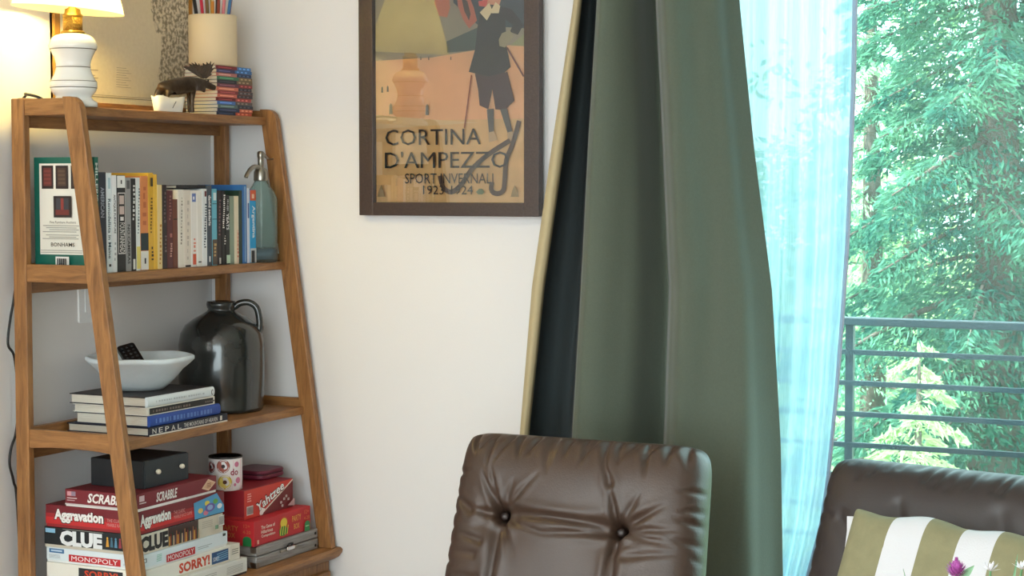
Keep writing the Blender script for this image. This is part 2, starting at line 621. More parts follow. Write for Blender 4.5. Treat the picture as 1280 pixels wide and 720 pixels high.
MB().lathe([(12.3 * S, lz(21.5)), (12.6 * S, lz(20)), (12 * S, lz(18.5)), (10 * S, lz(17)), (9.5 * S, lz(12)), (5 * S, lz(10)), (5 * S, lz(0))]).build('neck', M_BRASS, lamp)
MB().lathe([(12 * S, lz(38.7)), (12 * S, lz(21.3))], 40).build('filigree_band', M_FIL, lamp)
for y in (84.3, 101.9, 109.9, 61.9):
    r = {84.3: 20.9, 101.9: 28.3, 109.9: 28.6, 61.9: 28.4}[y]
    MB().lathe([((r + .1) * S, lz(y + .5)), ((r + .35) * S, lz(y)), ((r + .1) * S, lz(y - .5))], 48).build('line', mat('dark_glaze_line', rgb(90, 80, 66), .4), lamp)
shade_m = bpy.data.materials.new('lamp_shade_paper')
shade_m.use_nodes = True
nt = shade_m.node_tree
nt.nodes.clear()
out = nt.nodes.new('ShaderNodeOutputMaterial')
d = nt.nodes.new('ShaderNodeBsdfDiffuse')
d.inputs[0].default_value = rgb(250, 236, 190)
t_ = nt.nodes.new('ShaderNodeBsdfTranslucent')
t_.inputs[0].default_value = (1, .98, .72, 1)
mx = nt.nodes.new('ShaderNodeMixShader')
mx.inputs[0].default_value = .8
nt.links.new(d.outputs[0], mx.inputs[1])
nt.links.new(t_.outputs[0], mx.inputs[2])
nt.links.new(mx.outputs[0], out.inputs[0])
zs = lz(13)
sb = MB()
n = 64
Rb, Rt, Hs = 68.5 * S, .062, .20
v, f = [], []
for (r, z) in ((Rb, 0), (Rt, Hs)):
    for k in range(n):
        v.append((r * math.cos(2 * pi * k / n), r * math.sin(2 * pi * k / n), z))
f = [(k, (k + 1) % n, n + (k + 1) % n, n + k) for k in range(n)]
sb.add(v, f, 0, True)
shade = sb.build('lamp_shade', shade_m, lamp, loc=(-.010, -.004, zs))
ax = Vector((FW[0], FW[1], 0)).normalized()
shade.rotation_mode = 'QUATERNION'
shade.rotation_quaternion = Matrix.Rotation(math.radians(4.6), 3, ax).to_quaternion()
bt = MB()
bt.ball((0, 0, 0), .028, .028, .034, 20, 12)
bulb = bt.build('bulb', mat('bulb_glow', (1, 1, 1, 1), .5, emit=((1, .78, .42, 1), 12)), lamp, loc=(-.006, 0, zs + .055))
pl = bpy.data.lights.new('bulb_light', 'POINT')
pl.energy = 60
pl.color = (1, .74, .22)
pl.shadow_soft_size = .032
po = bpy.data.objects.new('bulb_light', pl)
COL.objects.link(po)
po.location = (LX - .006, LY, 1.679 + zs + .055 - .002)
bulb.visible_shadow = True

# power cord: over the shelf end, down behind the left post
def cpath(pts, sub=8):
    P = [Vector(p) for p in pts]
    o = []
    for i in range(len(P) - 1):
        p0, p1, p2, p3 = P[max(i - 1, 0)], P[i], P[i + 1], P[min(i + 2, len(P) - 1)]
        for k in range(sub):
            t = k / sub
            o.append(.5 * ((2 * p1) + (p2 - p0) * t + (2 * p0 - 5 * p1 + 4 * p2 - p3) * t * t + (3 * p1 - p0 - 3 * p2 + p3) * t ** 3))
    o.append(P[-1])
    return o
XC = .016
cp = [(LX - .03, LY - .045, 1.684), (.11, LY - .06, 1.70), (.066, LY - .05, 1.708), (.034, -.79, 1.708), (.022, -.80, 1.68), (XC, -.80, 1.6), (XC, -.80, 1.35)]
for px, py in ((17.5, 372), (13, 398), (10, 430), (18, 447), (23, 500), (20, 540), (14, 560), (12, 580), (17, 602), (22, 640)):
    q = on(0, XC, px, py)
    cp.append((XC, q[1], q[2]))
cp.append((XC, -.8, .3))
tag(MB().tube(cpath(cp), .0032, 8).build('power_cord', M_BLACK), 'thin black cord hanging behind the left shelf post', 'cord')

# light switch on the left wall, behind the shelf
sw = thing('light_switch', 'white wall switch plate half hidden behind the slanted post', 'switch', (0, -.535, 1.16))
MB().prism(rrect(-.037, 0, .037, .118, .006), 0, 0, .006).build('plate', M_WHITE, sw)
MB().box(.006, .009, -.017, .017, .026, .092).build('rocker', M_WHITE, sw, .001)

# ------------------------------------------------------------------ framed chart on the shelf
mp_m = bpy.data.materials.new('old_chart_print')
mp_m.use_nodes = True
nt = mp_m.node_tree
p = nt.nodes['Principled BSDF']
p.inputs['Roughness'].default_value = .8
tc = nt.nodes.new('ShaderNodeTexCoord')
def nz(scale, detail):
    n = nt.nodes.new('ShaderNodeTexNoise')
    n.inputs['Scale'].default_value = scale
    n.inputs['Detail'].default_value = detail
    nt.links.new(tc.outputs['Object'], n.inputs[0])
    return n
def math_node(op, a, b=None):
    n = nt.nodes.new('ShaderNodeMath')
    n.operation = op
    for i, q in enumerate((a, b)):
        if q is None:
            continue
        if isinstance(q, (int, float)):
            n.inputs[i].default_value = q
        else:
            nt.links.new(q, n.inputs[i])
    return n.outputs[0]
big = nz(7, 3)
fine = nz(95, 10)
sep = nt.nodes.new('ShaderNodeSeparateXYZ')
nt.links.new(tc.outputs['Object'], sep.inputs[0])
# land lies towards the upper right of the sheet
land = math_node('ADD', math_node('MULTIPLY', sep.outputs['Y'], 1.6), math_node('MULTIPLY', sep.outputs['Z'], 1.5))
land = math_node('ADD', land, math_node('MULTIPLY', big.outputs[0], 1.0))
lr = nt.nodes.new('ShaderNodeValToRGB')
lr.color_ramp.elements[0].position = .98
lr.color_ramp.elements[1].position = 1.0
nt.links.new(land, lr.inputs[0])
fr_ = nt.nodes.new('ShaderNodeValToRGB')
fr_.color_ramp.elements[0].position = .42
fr_.color_ramp.elements[0].color = rgb(146, 132, 108)
fr_.color_ramp.elements[1].position = .58
fr_.color_ramp.elements[1].color = rgb(226, 212, 184)
nt.links.new(fine.outputs[0], fr_.inputs[0])
sea = nt.nodes.new('ShaderNodeValToRGB')
sea.color_ramp.elements[0].color = rgb(222, 208, 178)
sea.color_ramp.elements[1].color = rgb(238, 226, 198)
nt.links.new(fine.outputs[0], sea.inputs[0])
mxc = nt.nodes.new('ShaderNodeMix')
mxc.data_type = 'RGBA'
nt.links.new(lr.outputs[0], mxc.inputs[0])
nt.links.new(sea.outputs[0], mxc.inputs[6])
nt.links.new(fr_.outputs[0], mxc.inputs[7])
nt.links.new(mxc.outputs[2], p.inputs['Base Color'])

XM = .007
ya, yb = yx(XM, 65, 30), yx(XM, 238, 60)
chart = thing('framed_chart', 'large old beige sea chart in a thin gilt frame behind the lamp', 'picture', (XM, (ya + yb) / 2, 1.695))
hw = (yb - ya) / 2
GILT = mat('gilt_frame', rgb(176, 126, 56), .4, .4)
MB().box(-.006, 0, -hw, hw, 0, .52).build('chart_sheet', mp_m, chart)
for a, b, c, e in ((-hw, -hw + .02, 0, .52), (hw - .006, hw, 0, .52), (-hw + .02, hw - .006, -.0, .006), (-hw + .02, hw - .006, .5, .52)):
    MB().box(-.006, .008, a, b, c, e).build('frame', GILT, chart)
dk = Deco((.0003, -hw, 0), (0, 1, 0), (0, 0, 1))
for vv, t in ((.022, .0012), (.027, .0007)):
    dk.rect(.03, vv, 2 * hw - .02, vv + t, (120, 104, 84))
for i, vv in enumerate((.068, .074, .080, .087)):
    dk.rect(.09 + .01 * (i % 2), vv, .17 - .012 * (i % 3), vv + .0012, (128, 112, 92))
for i in range(9):
    dk.rect(.24, .05 + .006 * i, .3 - .01 * (i % 3), .0508 + .006 * i, (150, 134, 110))
dk.build('chart_print', chart)

# ------------------------------------------------------------------ top shelf: paperbacks, cup, moose, dish
ZT = 1.679
XS = .188
pb0, pb1 = yx(XS, 272, 130), yx(XS, 315.5, 130)
zt_stack = zx(XS, 300, 84)
cols = [  # bottom to top: (left colour, right colour, words for the label)
    ((38, 48, 74), (206, 92, 66), 'navy and orange spine, lowest in the stack'),
    ((44, 52, 80), (214, 110, 80), 'navy and coral spine, second from the bottom'),
    ((90, 112, 110), (52, 54, 62), 'dull teal and charcoal spine, low in the stack'),
    ((70, 108, 168), (96, 84, 78), 'bright blue and brown spine in the lower half'),
    ((120, 44, 46), (186, 84, 76), 'wine red spine just above the bright blue one'),
    ((206, 106, 88), (66, 52, 54), 'coral and dark brown spine, under a wine red one'),
    ((132, 52, 52), (80, 70, 70), 'brick red spine with grey end, mid stack'),
    ((214, 118, 96), (58, 52, 58), 'light coral spine with black end, mid stack'),
    ((106, 60, 72), (140, 60, 58), 'plum and red spine above the coral ones'),
    ((40, 38, 44), (120, 96, 72), 'black and tan spine beneath the green one'),
    ((66, 118, 88), (128, 106, 74), 'green and tan spine'),
    ((196, 124, 116), (44, 60, 92), 'pale pink and navy spine above the green one'),
    ((62, 56, 92), (64, 108, 160), 'purple and blue spine, second from the top'),
    ((128, 44, 50), (74, 122, 178), 'dark red and light blue spine, topmost of the stack')]
hh = (zt_stack - ZT) / len(cols)
for i, (c1, c2, words) in enumerate(cols):
    jx, jy = rng.uniform(-.003, .002), rng.uniform(-.003, .003)
    t = thing('paperback', 'slim paperback with ' + words, 'book', (XS - .05 + jx, (pb0 + pb1) / 2 + jy, ZT + i * hh), 0, 'slim paperbacks stacked on the top shelf')
    L = (pb1 - pb0) / 2
    h = hh - .0002
    c = MB().box(-.05, .05, -L, L, 0, .0008).box(-.05, .05, -L, L, h - .0008, h).box(.0488, .05, -L, L, .0008, h - .0008)
    c.build('cover', ink(*c1), t)
    MB().box(-.048, .0488, -L + .001, L - .001, .0008, h - .0008).build('pages', M_PAGE, t)
    q = Deco((.05, -L, 0), (0, 1, 0), (0, 0, 1))
    sp = rng.uniform(1.0, 1.25) * L
    q.rect(sp, .0002, 2 * L, h - .0002, c2)
    q.rect(.01, h * .35, sp - rng.uniform(.01, .03), h * .62, tuple(min(255, int(x * 1.35 + 25)) for x in c1))
    for k in range(3):
        u = sp + .008 + k * .018
        q.rect(u, h * .3, u + .01, h * .7, tuple(min(255, int(x * 1.3 + 30)) for x in c2))
    q.build('spine_print', t)

cx, cy = .135, yx(.135, 266, 60)
cup = thing('pencil_cup', 'tall plain cream cylinder cup holding pencils on the paperbacks', 'cup', (cx, cy, zt_stack))
hc = zx(.135, 266, 19.5) - zt_stack
R = .0625
MB().lathe([(R - .004, 0), (R, .004), (R, hc - .002), (R - .002, hc), (R - .005, hc - .002), (R - .005, .006), (0, .006)], 56).build('cup_wall', mat('cream_card', rgb(226, 206, 170), .6), cup)
pcs = [((36, 40, 62), 'navy'), ((24, 26, 30), 'black'), ((232, 230, 228), 'white'), ((200, 40, 70), 'crimson'), ((190, 30, 50), 'red'), ((120, 96, 60), 'bronze'), ((222, 190, 70), 'yellow'),
       ((214, 140, 60), 'orange'), ((40, 44, 46), 'charcoal'), ((140, 60, 46), 'rust'), ((44, 84, 60), 'green'), ((220, 130, 140), 'pink'), ((150, 50, 60), 'maroon'), ((60, 110, 160), 'blue')]
for i, (c, nm) in enumerate(pcs):
    tt = -1 + 2 * (i + .5) / len(pcs)
    lat = tt * .05
    dep = -.012 if i % 2 else .018
    # spread across the mouth of the cup, tips fanned outwards
    bx = RT[0] * lat * .55 + FW[0] * dep * .5
    by = RT[1] * lat * .55 + FW[1] * dep * .5
    top = hc + rng.uniform(.035, .055)
    tx = RT[0] * lat * 1.12 + FW[0] * dep + rng.uniform(-.004, .004)
    ty = RT[1] * lat * 1.12 + FW[1] * dep
    t = thing('pencil', '%s pencil standing in the cream cup' % nm, 'pencil', (cx + bx, cy + by, zt_stack + .006), 0, 'pencils in the cream cup')
    dv = Vector((tx - bx, ty - by, top - .006))
    MB().tube([(0, 0, 0), dv], .0042, 8).build('barrel', mat('pencil_' + nm, rgb(*c), .35), t)
    MB().tube([dv, dv * 1.045], [.0042, .001], 8).build('tip', mat('pencil_wood', rgb(214, 180, 130), .6), t)

# bronze moose, one body mesh grown over a skeleton
XMo = .18
def mo(px, py, dx=0):
    X = .160 + (px - 200) * .00056      # the animal stands a little askew, head towards the room
    q = on(0, X, px, py)
    return Vector((dx + X - XMo, q[1], q[2]))
sk, ed, rad = [], [], []
def node(p, r, link=None):
    sk.append(p)
    rad.append(r)
    if link is not None:
        ed.append((link, len(sk) - 1))
    return len(sk) - 1
u = .0021
hip = node(mo(207, 107.5), 10.5 * u)
mid = node(mo(220, 108), 10.8 * u, hip)
sho = node(mo(233, 106), 12.0 * u, mid)
hump = node(mo(242, 104.5), 9.0 * u, sho)
nk = node(mo(250, 104.5), 7.0 * u, hump)
hd = node(mo(257, 105), 5.6 * u, nk)
ms = node(mo(264, 108.5), 4.0 * u, hd)
no = node(mo(269.5, 110), 3.4 * u, ms)
tail = node(mo(199, 106), 2.6 * u, hip)
bell = node(mo(256, 115.5), 1.6 * u, nk)
foot_z = ZT
for s_, px, base in ((1, 236, sho), (-1, 240, sho), (1, 206, hip), (-1, 202, hip)):
    dx = s_ * .010 + mo(px, 114).x
    a = node(Vector((dx, mo(px, 114).y, mo(px, 114).z)), 5.4 * u, base)
    hind = base == hip
    b = node(Vector((dx, mo(px + (-3 if hind else 0), 124).y, mo(px, 124).z)), 2.9 * u, a)
    c = node(Vector((dx, mo(px + (0 if hind else 0), 134).y, mo(px, 133).z)), 2.3 * u, b)
    e = node(Vector((dx, mo(px + .8, 139).y, ZT + .001)), 2.7 * u, c)
base_v = Vector((0, mo(228, 120).y, ZT))
moose = thing('moose_figurine', 'small dark bronze moose figurine in front of the paperbacks', 'figurine', (XMo, base_v.y, ZT))
me = bpy.data.meshes.new('body')
me.from_pydata([tuple(p - base_v) for p in sk], ed, [])
bo = bpy.data.objects.new('body', me)
COL.objects.link(bo)
bo.parent = moose
M_BRZ = mat('bronze', rgb(74, 62, 50), .38, .75, bump=.3, bscale=120, var=.3, vscale=60)
me.materials.append(M_BRZ)
sm_ = bo.modifiers.new('skin', 'SKIN')
sm_.use_smooth_shade = True
for i, v_ in enumerate(me.skin_vertices[0].data):
    v_.radius = (rad[i] * .72, rad[i])
    v_.use_root = (i == 0)
ss = bo.modifiers.new('sub', 'SUBSURF')
ss.levels = ss.render_levels = 2
# palmate antlers
al = [(251.5, 97.5), (243, 92), (235, 87), (229, 83.5), (234, 82.5), (239, 83), (243, 82), (241.5, 79), (245, 81), (248, 80.5), (246.5, 77.8), (250, 80), (252.5, 79.5), (252.5, 76.8), (254.5, 80.5), (256.5, 81.5), (258.5, 78.5), (258, 83.5), (259.5, 86.5), (263, 84), (260.5, 89), (260, 92), (263, 92.5), (259, 96), (256, 98.5)]
for s_ in (1, -1):
    pts = []
    for px, py in al:
        q = mo(px, py) - base_v
        pts.append((q.y + (0 if s_ > 0 else .004), q.z))
    zc = pts[0][1]
    m2 = MB().prism(pts, 0, -.0012, .0012)
    xh = mo(254, 98).x
    m2.v = [(xh + x + s_ * (.005 + max(0, z - zc) * .5), y, z) for x, y, z in m2.v]
    m2.build('antler', M_BRZ, moose, .0006)
    MB().ball((mo(257, 101).x + s_ * .008, (mo(257, 101) - base_v).y, (mo(257, 101) - base_v).z), .002, .003, .003, 8, 6).build('eye', M_BLACK, moose)

# small white paper dish in front of the hind legs
XD = .19
d0, d1 = yx(XD, 195, 130), yx(XD, 231, 130)
dish = thing('small_dish', 'small white folded-edge dish under the bronze moose', 'dish', (XD - .004, (d0 + d1) / 2 - .004, ZT))
hd_ = zx(XD, 212, 121.5) - ZT
hx, hy = .014, (d1 - d0) / 2
prof = []
db = MB()
def ring(sx, sy, z, wob=0):
    o = []
    for k in range(32):
        a = 2 * pi * k / 32
        c_, s__ = math.cos(a), math.sin(a)
        e = 5
        r = (abs(c_) ** e + abs(s__) ** e) ** (-1 / e)
        o.append((sx * c_ * r, sy * s__ * r, z + wob * (math.cos(4 * a) * -.5)))
    return o
rs = [ring(hx * .8, hy * .82, 0), ring(hx * .82, hy * .84, .001), ring(hx, hy, hd_, .006), ring(hx * .95, hy * .95, hd_, .006), ring(hx * .76, hy * .8, .004)]
vv = [q for r_ in rs for q in r_]
ff = [(i * 32 + k, i * 32 + (k + 1) % 32, (i + 1) * 32 + (k + 1) % 32, (i + 1) * 32 + k) for i in range(4) for k in range(32)]
ff += [tuple(range(31, -1, -1)), tuple(4 * 32 + k for k in range(32))]
db.add(vv, ff, 0, True)
db.build('dish_wall', mat('white_porcelain', rgb(240, 236, 226), .3), dish)
k_ = Deco((hx * .9 + .0022, -hy, 0), (0, 1, 0), (.14, 0, 1))
k_.line(hy * .92, hd_ * .25, hy * 1.12, hd_ * .72, .0025, (40, 36, 34))
k_.build('brush_mark', dish)

# ------------------------------------------------------------------ second shelf: books
ZB = 1.297
READABLE = {'AMERICAN', 'Remodelista in Maine', 'ANTIQUE FURNITURE', 'FOUNTAINHEAD', 'NO CAMERAS', 'david sedaris', 'YEATS', 'Argentina'}
XSP = .232
def book(label, y0, y1, ztop, cover, deco, depth=.15, hard=True, xs=XSP, text_mat=None):
    y0 += .0004
    y1 -= .0004
    t = thing('book', label, 'book', (xs, (y0 + y1) / 2, ZB), 0, 'books standing on the second shelf')
    h = ztop - ZB
    w_ = (y1 - y0) / 2
    b_ = min(.0022, w_ * .25) if hard else .0008
    cm = ink(*cover, rough=.45) if not isinstance(cover, bpy.types.Material) else cover
    c = MB().box(-depth, 0, -w_, -w_ + b_, 0, h).box(-depth, 0, w_ - b_, w_, 0, h).box(-b_, 0, -w_ + b_, w_ - b_, 0, h)
    c.build('cover', cm, t, .0007, seg=1)
    g = .003 if hard else .0006
    MB().box(-depth + g, -b_, -w_ + b_, w_ - b_, g, h - g).build('pages', M_PAGE_UP, t)
    q = Deco((0, -w_, 0), (0, 1, 0), (0, 0, 1))
    W_ = 2 * w_
    for it in deco:
        if it[0] == 'r':
            q.rect(W_ * (it[4] if len(it) > 4 else .02), h * it[1], W_ * (it[5] if len(it) > 5 else .98), h * it[2], it[3])
        elif it[0] == 't':
            a, b = (it[5], it[6]) if len(it) > 5 and it[5] is not None else (.25, .75)
            if it[1] not in READABLE:   # too small to read in the photo: only worn marks
                n_m = max(4, int(len(it[1]) * .8))
                for j in range(n_m):
                    va = h * (it[2] + (it[3] - it[2]) * j / n_m)
                    q.rect(W_ * (a + rng.uniform(0, .12)), va, W_ * (b - rng.uniform(0, .2)), va + h * (it[3] - it[2]) / n_m * rng.uniform(.4, .75), it[4])
                continue
            q.text(it[1], W_ * a, h * it[2], W_ * b, h * it[3], it[4], rot=1, bold=(it[7] if len(it) > 7 else .02))
        elif it[0] == 'h':
            q.text(it[1], W_ * .2, h * it[2], W_ * .8, h * it[3], it[4])
    if deco:
        q.build('spine_print', t)
    return t
B = lambda px: yx(XSP, px, 270)
Z_ = lambda px, py: zx(XSP, px, py)
K, Wh = (30, 30, 32), (235, 234, 230)
bl = [
 ('dark navy book with faint pale title beside the green price guide', 123.5, 133, 215, (34, 38, 52), [('t', 'AMERICAN', .55, .85, (150, 156, 170))]),
 ('white book with teal lettered title reading downwards, next to the navy one', 133.2, 140.2, 216, (226, 234, 238), [('t', 'Remodelista in Maine', .14, .74, (40, 70, 84)), ('r', .84, .95, (170, 196, 206), .3, .7), ('r', .06, .085, (30, 30, 34), .3, .7)]),
 ('white book with black capitals about antique furniture', 140.4, 146.2, 219, (234, 236, 238), [('t', 'ANTIQUE FURNITURE', .4, .8, (40, 40, 44)), ('t', 'guide', .12, .34, (170, 172, 176))]),
 ('thick black and white paperback with boxed vertical title', 146.4, 157, 219, K, [('r', .87, .995, (236, 234, 232)), ('r', .91, .95, (60, 60, 64), .45, .6), ('r', .185, .82, (222, 218, 214), .06, .94), ('r', .195, .81, (28, 28, 30), .12, .88), ('r', .7, .79, (206, 186, 180), .22, .78), ('r', .595, .68, (206, 182, 176), .22, .78), ('r', .53, .57, (226, 222, 220), .3, .7), ('t', 'FOUNTAINHEAD', .2, .51, (232, 228, 226), .2, .8, .006)]),
 ('grey book with dark capitals on its spine', 157.2, 164, 222, (150, 150, 150), [('r', .88, .97, (90, 90, 92), .2, .8), ('t', 'NO CAMERAS', .08, .5, (40, 40, 44))]),
 ('black book with small white letters beside the grey one', 164.2, 170, 223, (26, 26, 28), [('t', 'Les Memoires', .55, .95, (214, 214, 212)), ('r', .02, .13, (222, 222, 214), .1, .6)]),
 ('thin white paperback with a pale yellow foot', 170.2, 175.2, 222, (230, 236, 236), [('r', .02, .26, (232, 218, 120)), ('t', 'The Story of Modern', .4, .9, (120, 134, 140))]),
 ('orange spined paperback with dark green emblem block and white foot', 175.4, 185.2, 220, (222, 140, 84), [('r', .005, .205, (232, 230, 224), 0, 1), ('r', .21, .395, (34, 52, 56), 0, 1), ('t', 'CLASSIC', .48, .94, (196, 112, 66), .25, .75), ('r', .07, .13, K, .4, .6)]),
 ('tall golden yellow book with dark vertical title', 185.4, 192, 216, (226, 178, 58), [('t', 'UNTITLED VERSE', .38, .76, (110, 84, 30)), ('r', .86, .95, (60, 50, 30), .25, .75), ('t', 'press', .1, .25, (70, 56, 30))]),
 ('plain bright yellow book right of the golden one', 192.2, 196.8, 218, (236, 190, 66), []),
 ('short cream yellow book with ochre lettering', 197, 202.8, 231, (232, 208, 150), [('t', 'MOUNTAIN LORE', .06, .55, (196, 140, 60))]),
 ('dark brown black book with faint brown title', 203, 208.8, 231, (46, 34, 36), [('t', 'THE PAINTED', .55, .93, (110, 96, 96)), ('t', 'stories', .2, .42, (110, 96, 96))]),
 ('maroon leather book with worn gold title', 209, 216.3, 238, (92, 42, 44), [('t', 'History of', .62, .95, (150, 100, 96)), ('r', .4, .45, (170, 110, 104), .3, .7), ('t', 'Volume I', .15, .34, (196, 150, 140))]),
 ('short rust brown book beside the maroon one', 216.5, 222.2, 249, (112, 62, 44), [('r', .7, .72, (60, 34, 28), .05, .95)]),
 ('white book with small grey serif title beside the rust one', 222.4, 230, 237, (236, 232, 220), [('t', 'Ernest   Remembered', .3, .92, (140, 134, 124), .35, .65)]),
 ('cream book with faint spine and a black band at its foot', 230.2, 238.8, 237.5, (228, 220, 208), [('r', .005, .03, K, .1, .9), ('t', 'letters home', .1, .9, (196, 188, 178), .3, .65)]),
 ('white book with a blue picture on top and red foot', 239, 246, 238, (238, 236, 232), [('r', .85, .96, (110, 130, 190), .15, .85), ('r', .88, .92, (230, 232, 240), .3, .6), ('r', .03, .17, (214, 96, 66), .2, .8), ('t', 'novel', .2, .4, (226, 150, 130))]),
 ('plain white book between two lettered white ones', 246.2, 252.6, 238, (236, 234, 228), [('r', .05, .07, (90, 90, 90), .2, .8)]),
 ('white book with dark blue vertical title beside the slate one', 252.8, 258.8, 236, (232, 238, 240), [('t', 'THE HISTORY of SCIENCE', .24, .82, (50, 66, 84)), ('r', .9, .97, (110, 50, 54), .2, .6)]),
 ('slate blue book with white lowercase title', 259, 265, 232, (60, 74, 88), [('t', 'david sedaris', .5, .88, (230, 232, 234), .25, .8, .03), ('r', .05, .12, (230, 230, 230), .3, .6)]),
 ('sky blue picture spine with brown lower half', 265.2, 271.3, 236, (104, 184, 206), [('r', .01, .34, (92, 80, 70), 0, 1), ('r', .6, .61, (50, 90, 110), 0, 1), ('r', .8, .81, (50, 90, 110), 0, 1), ('r', .85, .95, (214, 232, 236), .2, .8), ('t', 'QUIET', .12, .3, (190, 160, 110), .2, .8)]),
 ('black book with dim dark red letters', 271.5, 276.8, 238, (40, 32, 36), [('t', 'After the Rain', .4, .9, (120, 90, 92)), ('r', .02, .1, (200, 196, 190), .2, .6)]),
 ('black book with bold white title', 277, 281.5, 239, (24, 24, 26), [('t', 'The Blue Above Stories', .5, .96, (236, 236, 232), .2, .8, .03), ('t', 'author', .28, .42, (200, 200, 196))]),
 ('black book with large pale capitals and a pale green foot', 281.7, 287, 244, (28, 32, 32), [('t', 'YEATS', .5, .74, (232, 234, 232), .2, .85, .02), ('t', 'Collected', .78, .95, (180, 184, 182)), ('r', .02, .14, (190, 214, 190), .05, .95)]),
 ('plain sage green clothbound book', 287.2, 292.6, 245, (134, 152, 132), []),
 ('cream book with a red lettered lower spine', 292.8, 298.4, 245, (226, 216, 190), [('r', .02, .5, (222, 196, 170), .5, .95), ('t', 'the story', .1, .48, (196, 90, 70), .55, .9)]),
 ('dark green book with a thin pale edge', 298.6, 302.8, 238, (28, 54, 42), []),
 ('tall blue picture book near the right end of the row', 303, 308.6, 231, (50, 108, 172), [('r', .02, .98, (150, 186, 216), .5, .68)]),
 ('slim white and lavender book left of the blue travel guide', 308.8, 312.2, 235, (206, 212, 226), [('r', .6, .8, (90, 110, 160), .2, .8)]),
 ('bright blue travel guide lettered Argentina with an orange top', 312.4, 320, 237, (48, 160, 216), [('r', .85, .995, (214, 96, 60), 0, 1), ('r', .88, .94, (240, 200, 170), .3, .7), ('r', .005, .2, (206, 206, 206), 0, 1), ('r', .005, .17, (34, 36, 40), .15, .7), ('t', 'Argentina', .34, .78, (236, 244, 248), .18, .82, .02)]),
]
for i, (lb, a, b, py, c, dc) in enumerate(bl):
    pxm = (a + b) / 2
    book(lb, B(a), B(b), Z_(pxm, py), c, dc, depth=(.15 if i % 3 else .14), hard=i not in (3, 6, 7, 16, 29))
# slim dark book lying flat on the white ones
yfa, yfb = B(222.6), B(258.6)
t = thing('book', 'thin black book lying flat on top of the white books', 'book', (.15, (yfa + yfb) / 2, Z_(240, 236) + .0012), 0, 'books standing on the second shelf')
hl = (yfb - yfa) / 2
MB().box(-.075, .078, -hl, hl, 0, .0012).box(-.075, .078, -hl, hl, .0068, .008).box(.0768, .078, -hl, hl, .0012, .0068).build('cover', ink(26, 26, 30), t)
MB().box(-.073, .0768, -hl + .002, hl - .002, .0012, .0068).build('pages', M_PAGE, t)

# green price guide, back cover towards the room
YG = -.799
xa = .062
gb = thing('book', 'large green antiques price guide with a white back cover panel', 'book', (.236, YG, ZB), 0, 'books standing on the second shelf')
hg = float(on(1, YG, 80, 196.5)[2]) - ZB
wg = .236 - xa
GRN = mat('green_cover', rgb(22, 98, 84), .35)
MB().box(-wg, 0, 0, .0012, 0, hg).box(-wg, 0, .0125, .0137, 0, hg).box(-.0012, 0, .0012, .0125, 0, hg).build('cover', GRN, gb)
MB().box(-wg + .001, -.0012, .0012, .0125, .001, hg - .001).build('pages', M_PAGE_UP, gb)
def gq(px, py):
    q = on(1, YG, px, py)
    return (q[0] - .236 + wg, q[2] - ZB)
q = Deco((-wg, 0, 0), (1, 0, 0), (0, 0, 1))
a = gq(49, 204.5)
b = gq(113, 319)
q.rect(a[0], b[1], wg - .018, a[1], (232, 230, 220))
for (x0, y0, x1, y1) in ((52, 207, 67, 236), (70, 207, 86, 236), (89.5, 207, 105, 236), (68.5, 245, 91, 272)):
    u0, v1_ = gq(x0, y0)
    u1, v0_ = gq(x1, y1)
    q.rect(u0, v0_, u1, v1_, (44, 34, 34))
    du, dv = u1 - u0, v1_ - v0_
    q.rect(u0 + du * .15, v0_ + dv * .12, u1 - du * .15, v1_ - dv * .1, (104, 52, 48) if x0 < 60 else (74, 54, 46) if x0 != 68.5 else (62, 62, 68))
    if x0 == 68.5:
        q.rect(u0 + du * .12, v0_ + dv * .12, u1 - du * .12, v0_ + dv * .36, (112, 46, 42))
        q.rect(u0 + du * .42, v0_ + dv * .36, u0 + du * .58, v0_ + dv * .9, (140, 60, 54))
    else:
        for kk in range(4):
            q.rect(u0 + du * .22, v0_ + dv * (.2 + .17 * kk), u1 - du * .22, v0_ + dv * (.3 + .17 * kk), (128, 62, 56) if x0 < 60 else (92, 72, 56))
def trow(s_, x0, y0, x1, y1, c, bold=0):
    u0, v1_ = gq(x0, y0)
    u1, v0_ = gq(x1, y1)
    q.text(s_, u0, v0_, u1, v1_, c, bold)
trow('Fine Furniture Auctions', 64.5, 276, 97, 279.5, (60, 58, 56))
for i, yy in enumerate((281.8, 284.5, 287, 289.4, 293.5, 296, 298)):
    u0, v0_ = gq(56 + (i % 3) * 4, yy)
    u1, _v = gq(101 - (i % 2) * 3, yy)
    q.rect(u0, v0_ - .0008, u1, v0_ + .0008, (150, 148, 142))
trow('BONHAMS', 66.5, 303, 96, 308.5, (30, 28, 28), .006)
for i, yy in enumerate((312.5, 315)):
    u0, v0_ = gq(54, yy)
    u1, _v = gq(106, yy)
    q.rect(u0, v0_ - .0007, u1, v0_ + .0007, (150, 148, 142))
u0, v1_ = gq(72.5, 320.5)
u1, v0_ = gq(89.5, 338)
q.rect(u0, .004, u1, v1_, (228, 228, 224))
for kk in range(14):
    uu = u0 + .004 + kk * (u1 - u0 - .008) / 14
    q.rect(uu, .008, uu + (.0011 if kk % 3 else .002), v1_ - .004, (40, 40, 44))
q.build('back_cover_print', gb)
q = Deco((0, 0, 0), (0, 1, 0), (0, 0, 1))
q.text("MILLER'S", .003, hg * .62, .0115, hg * .95, (228, 232, 226), .02, rot=1)
q.build('spine_print', gb)

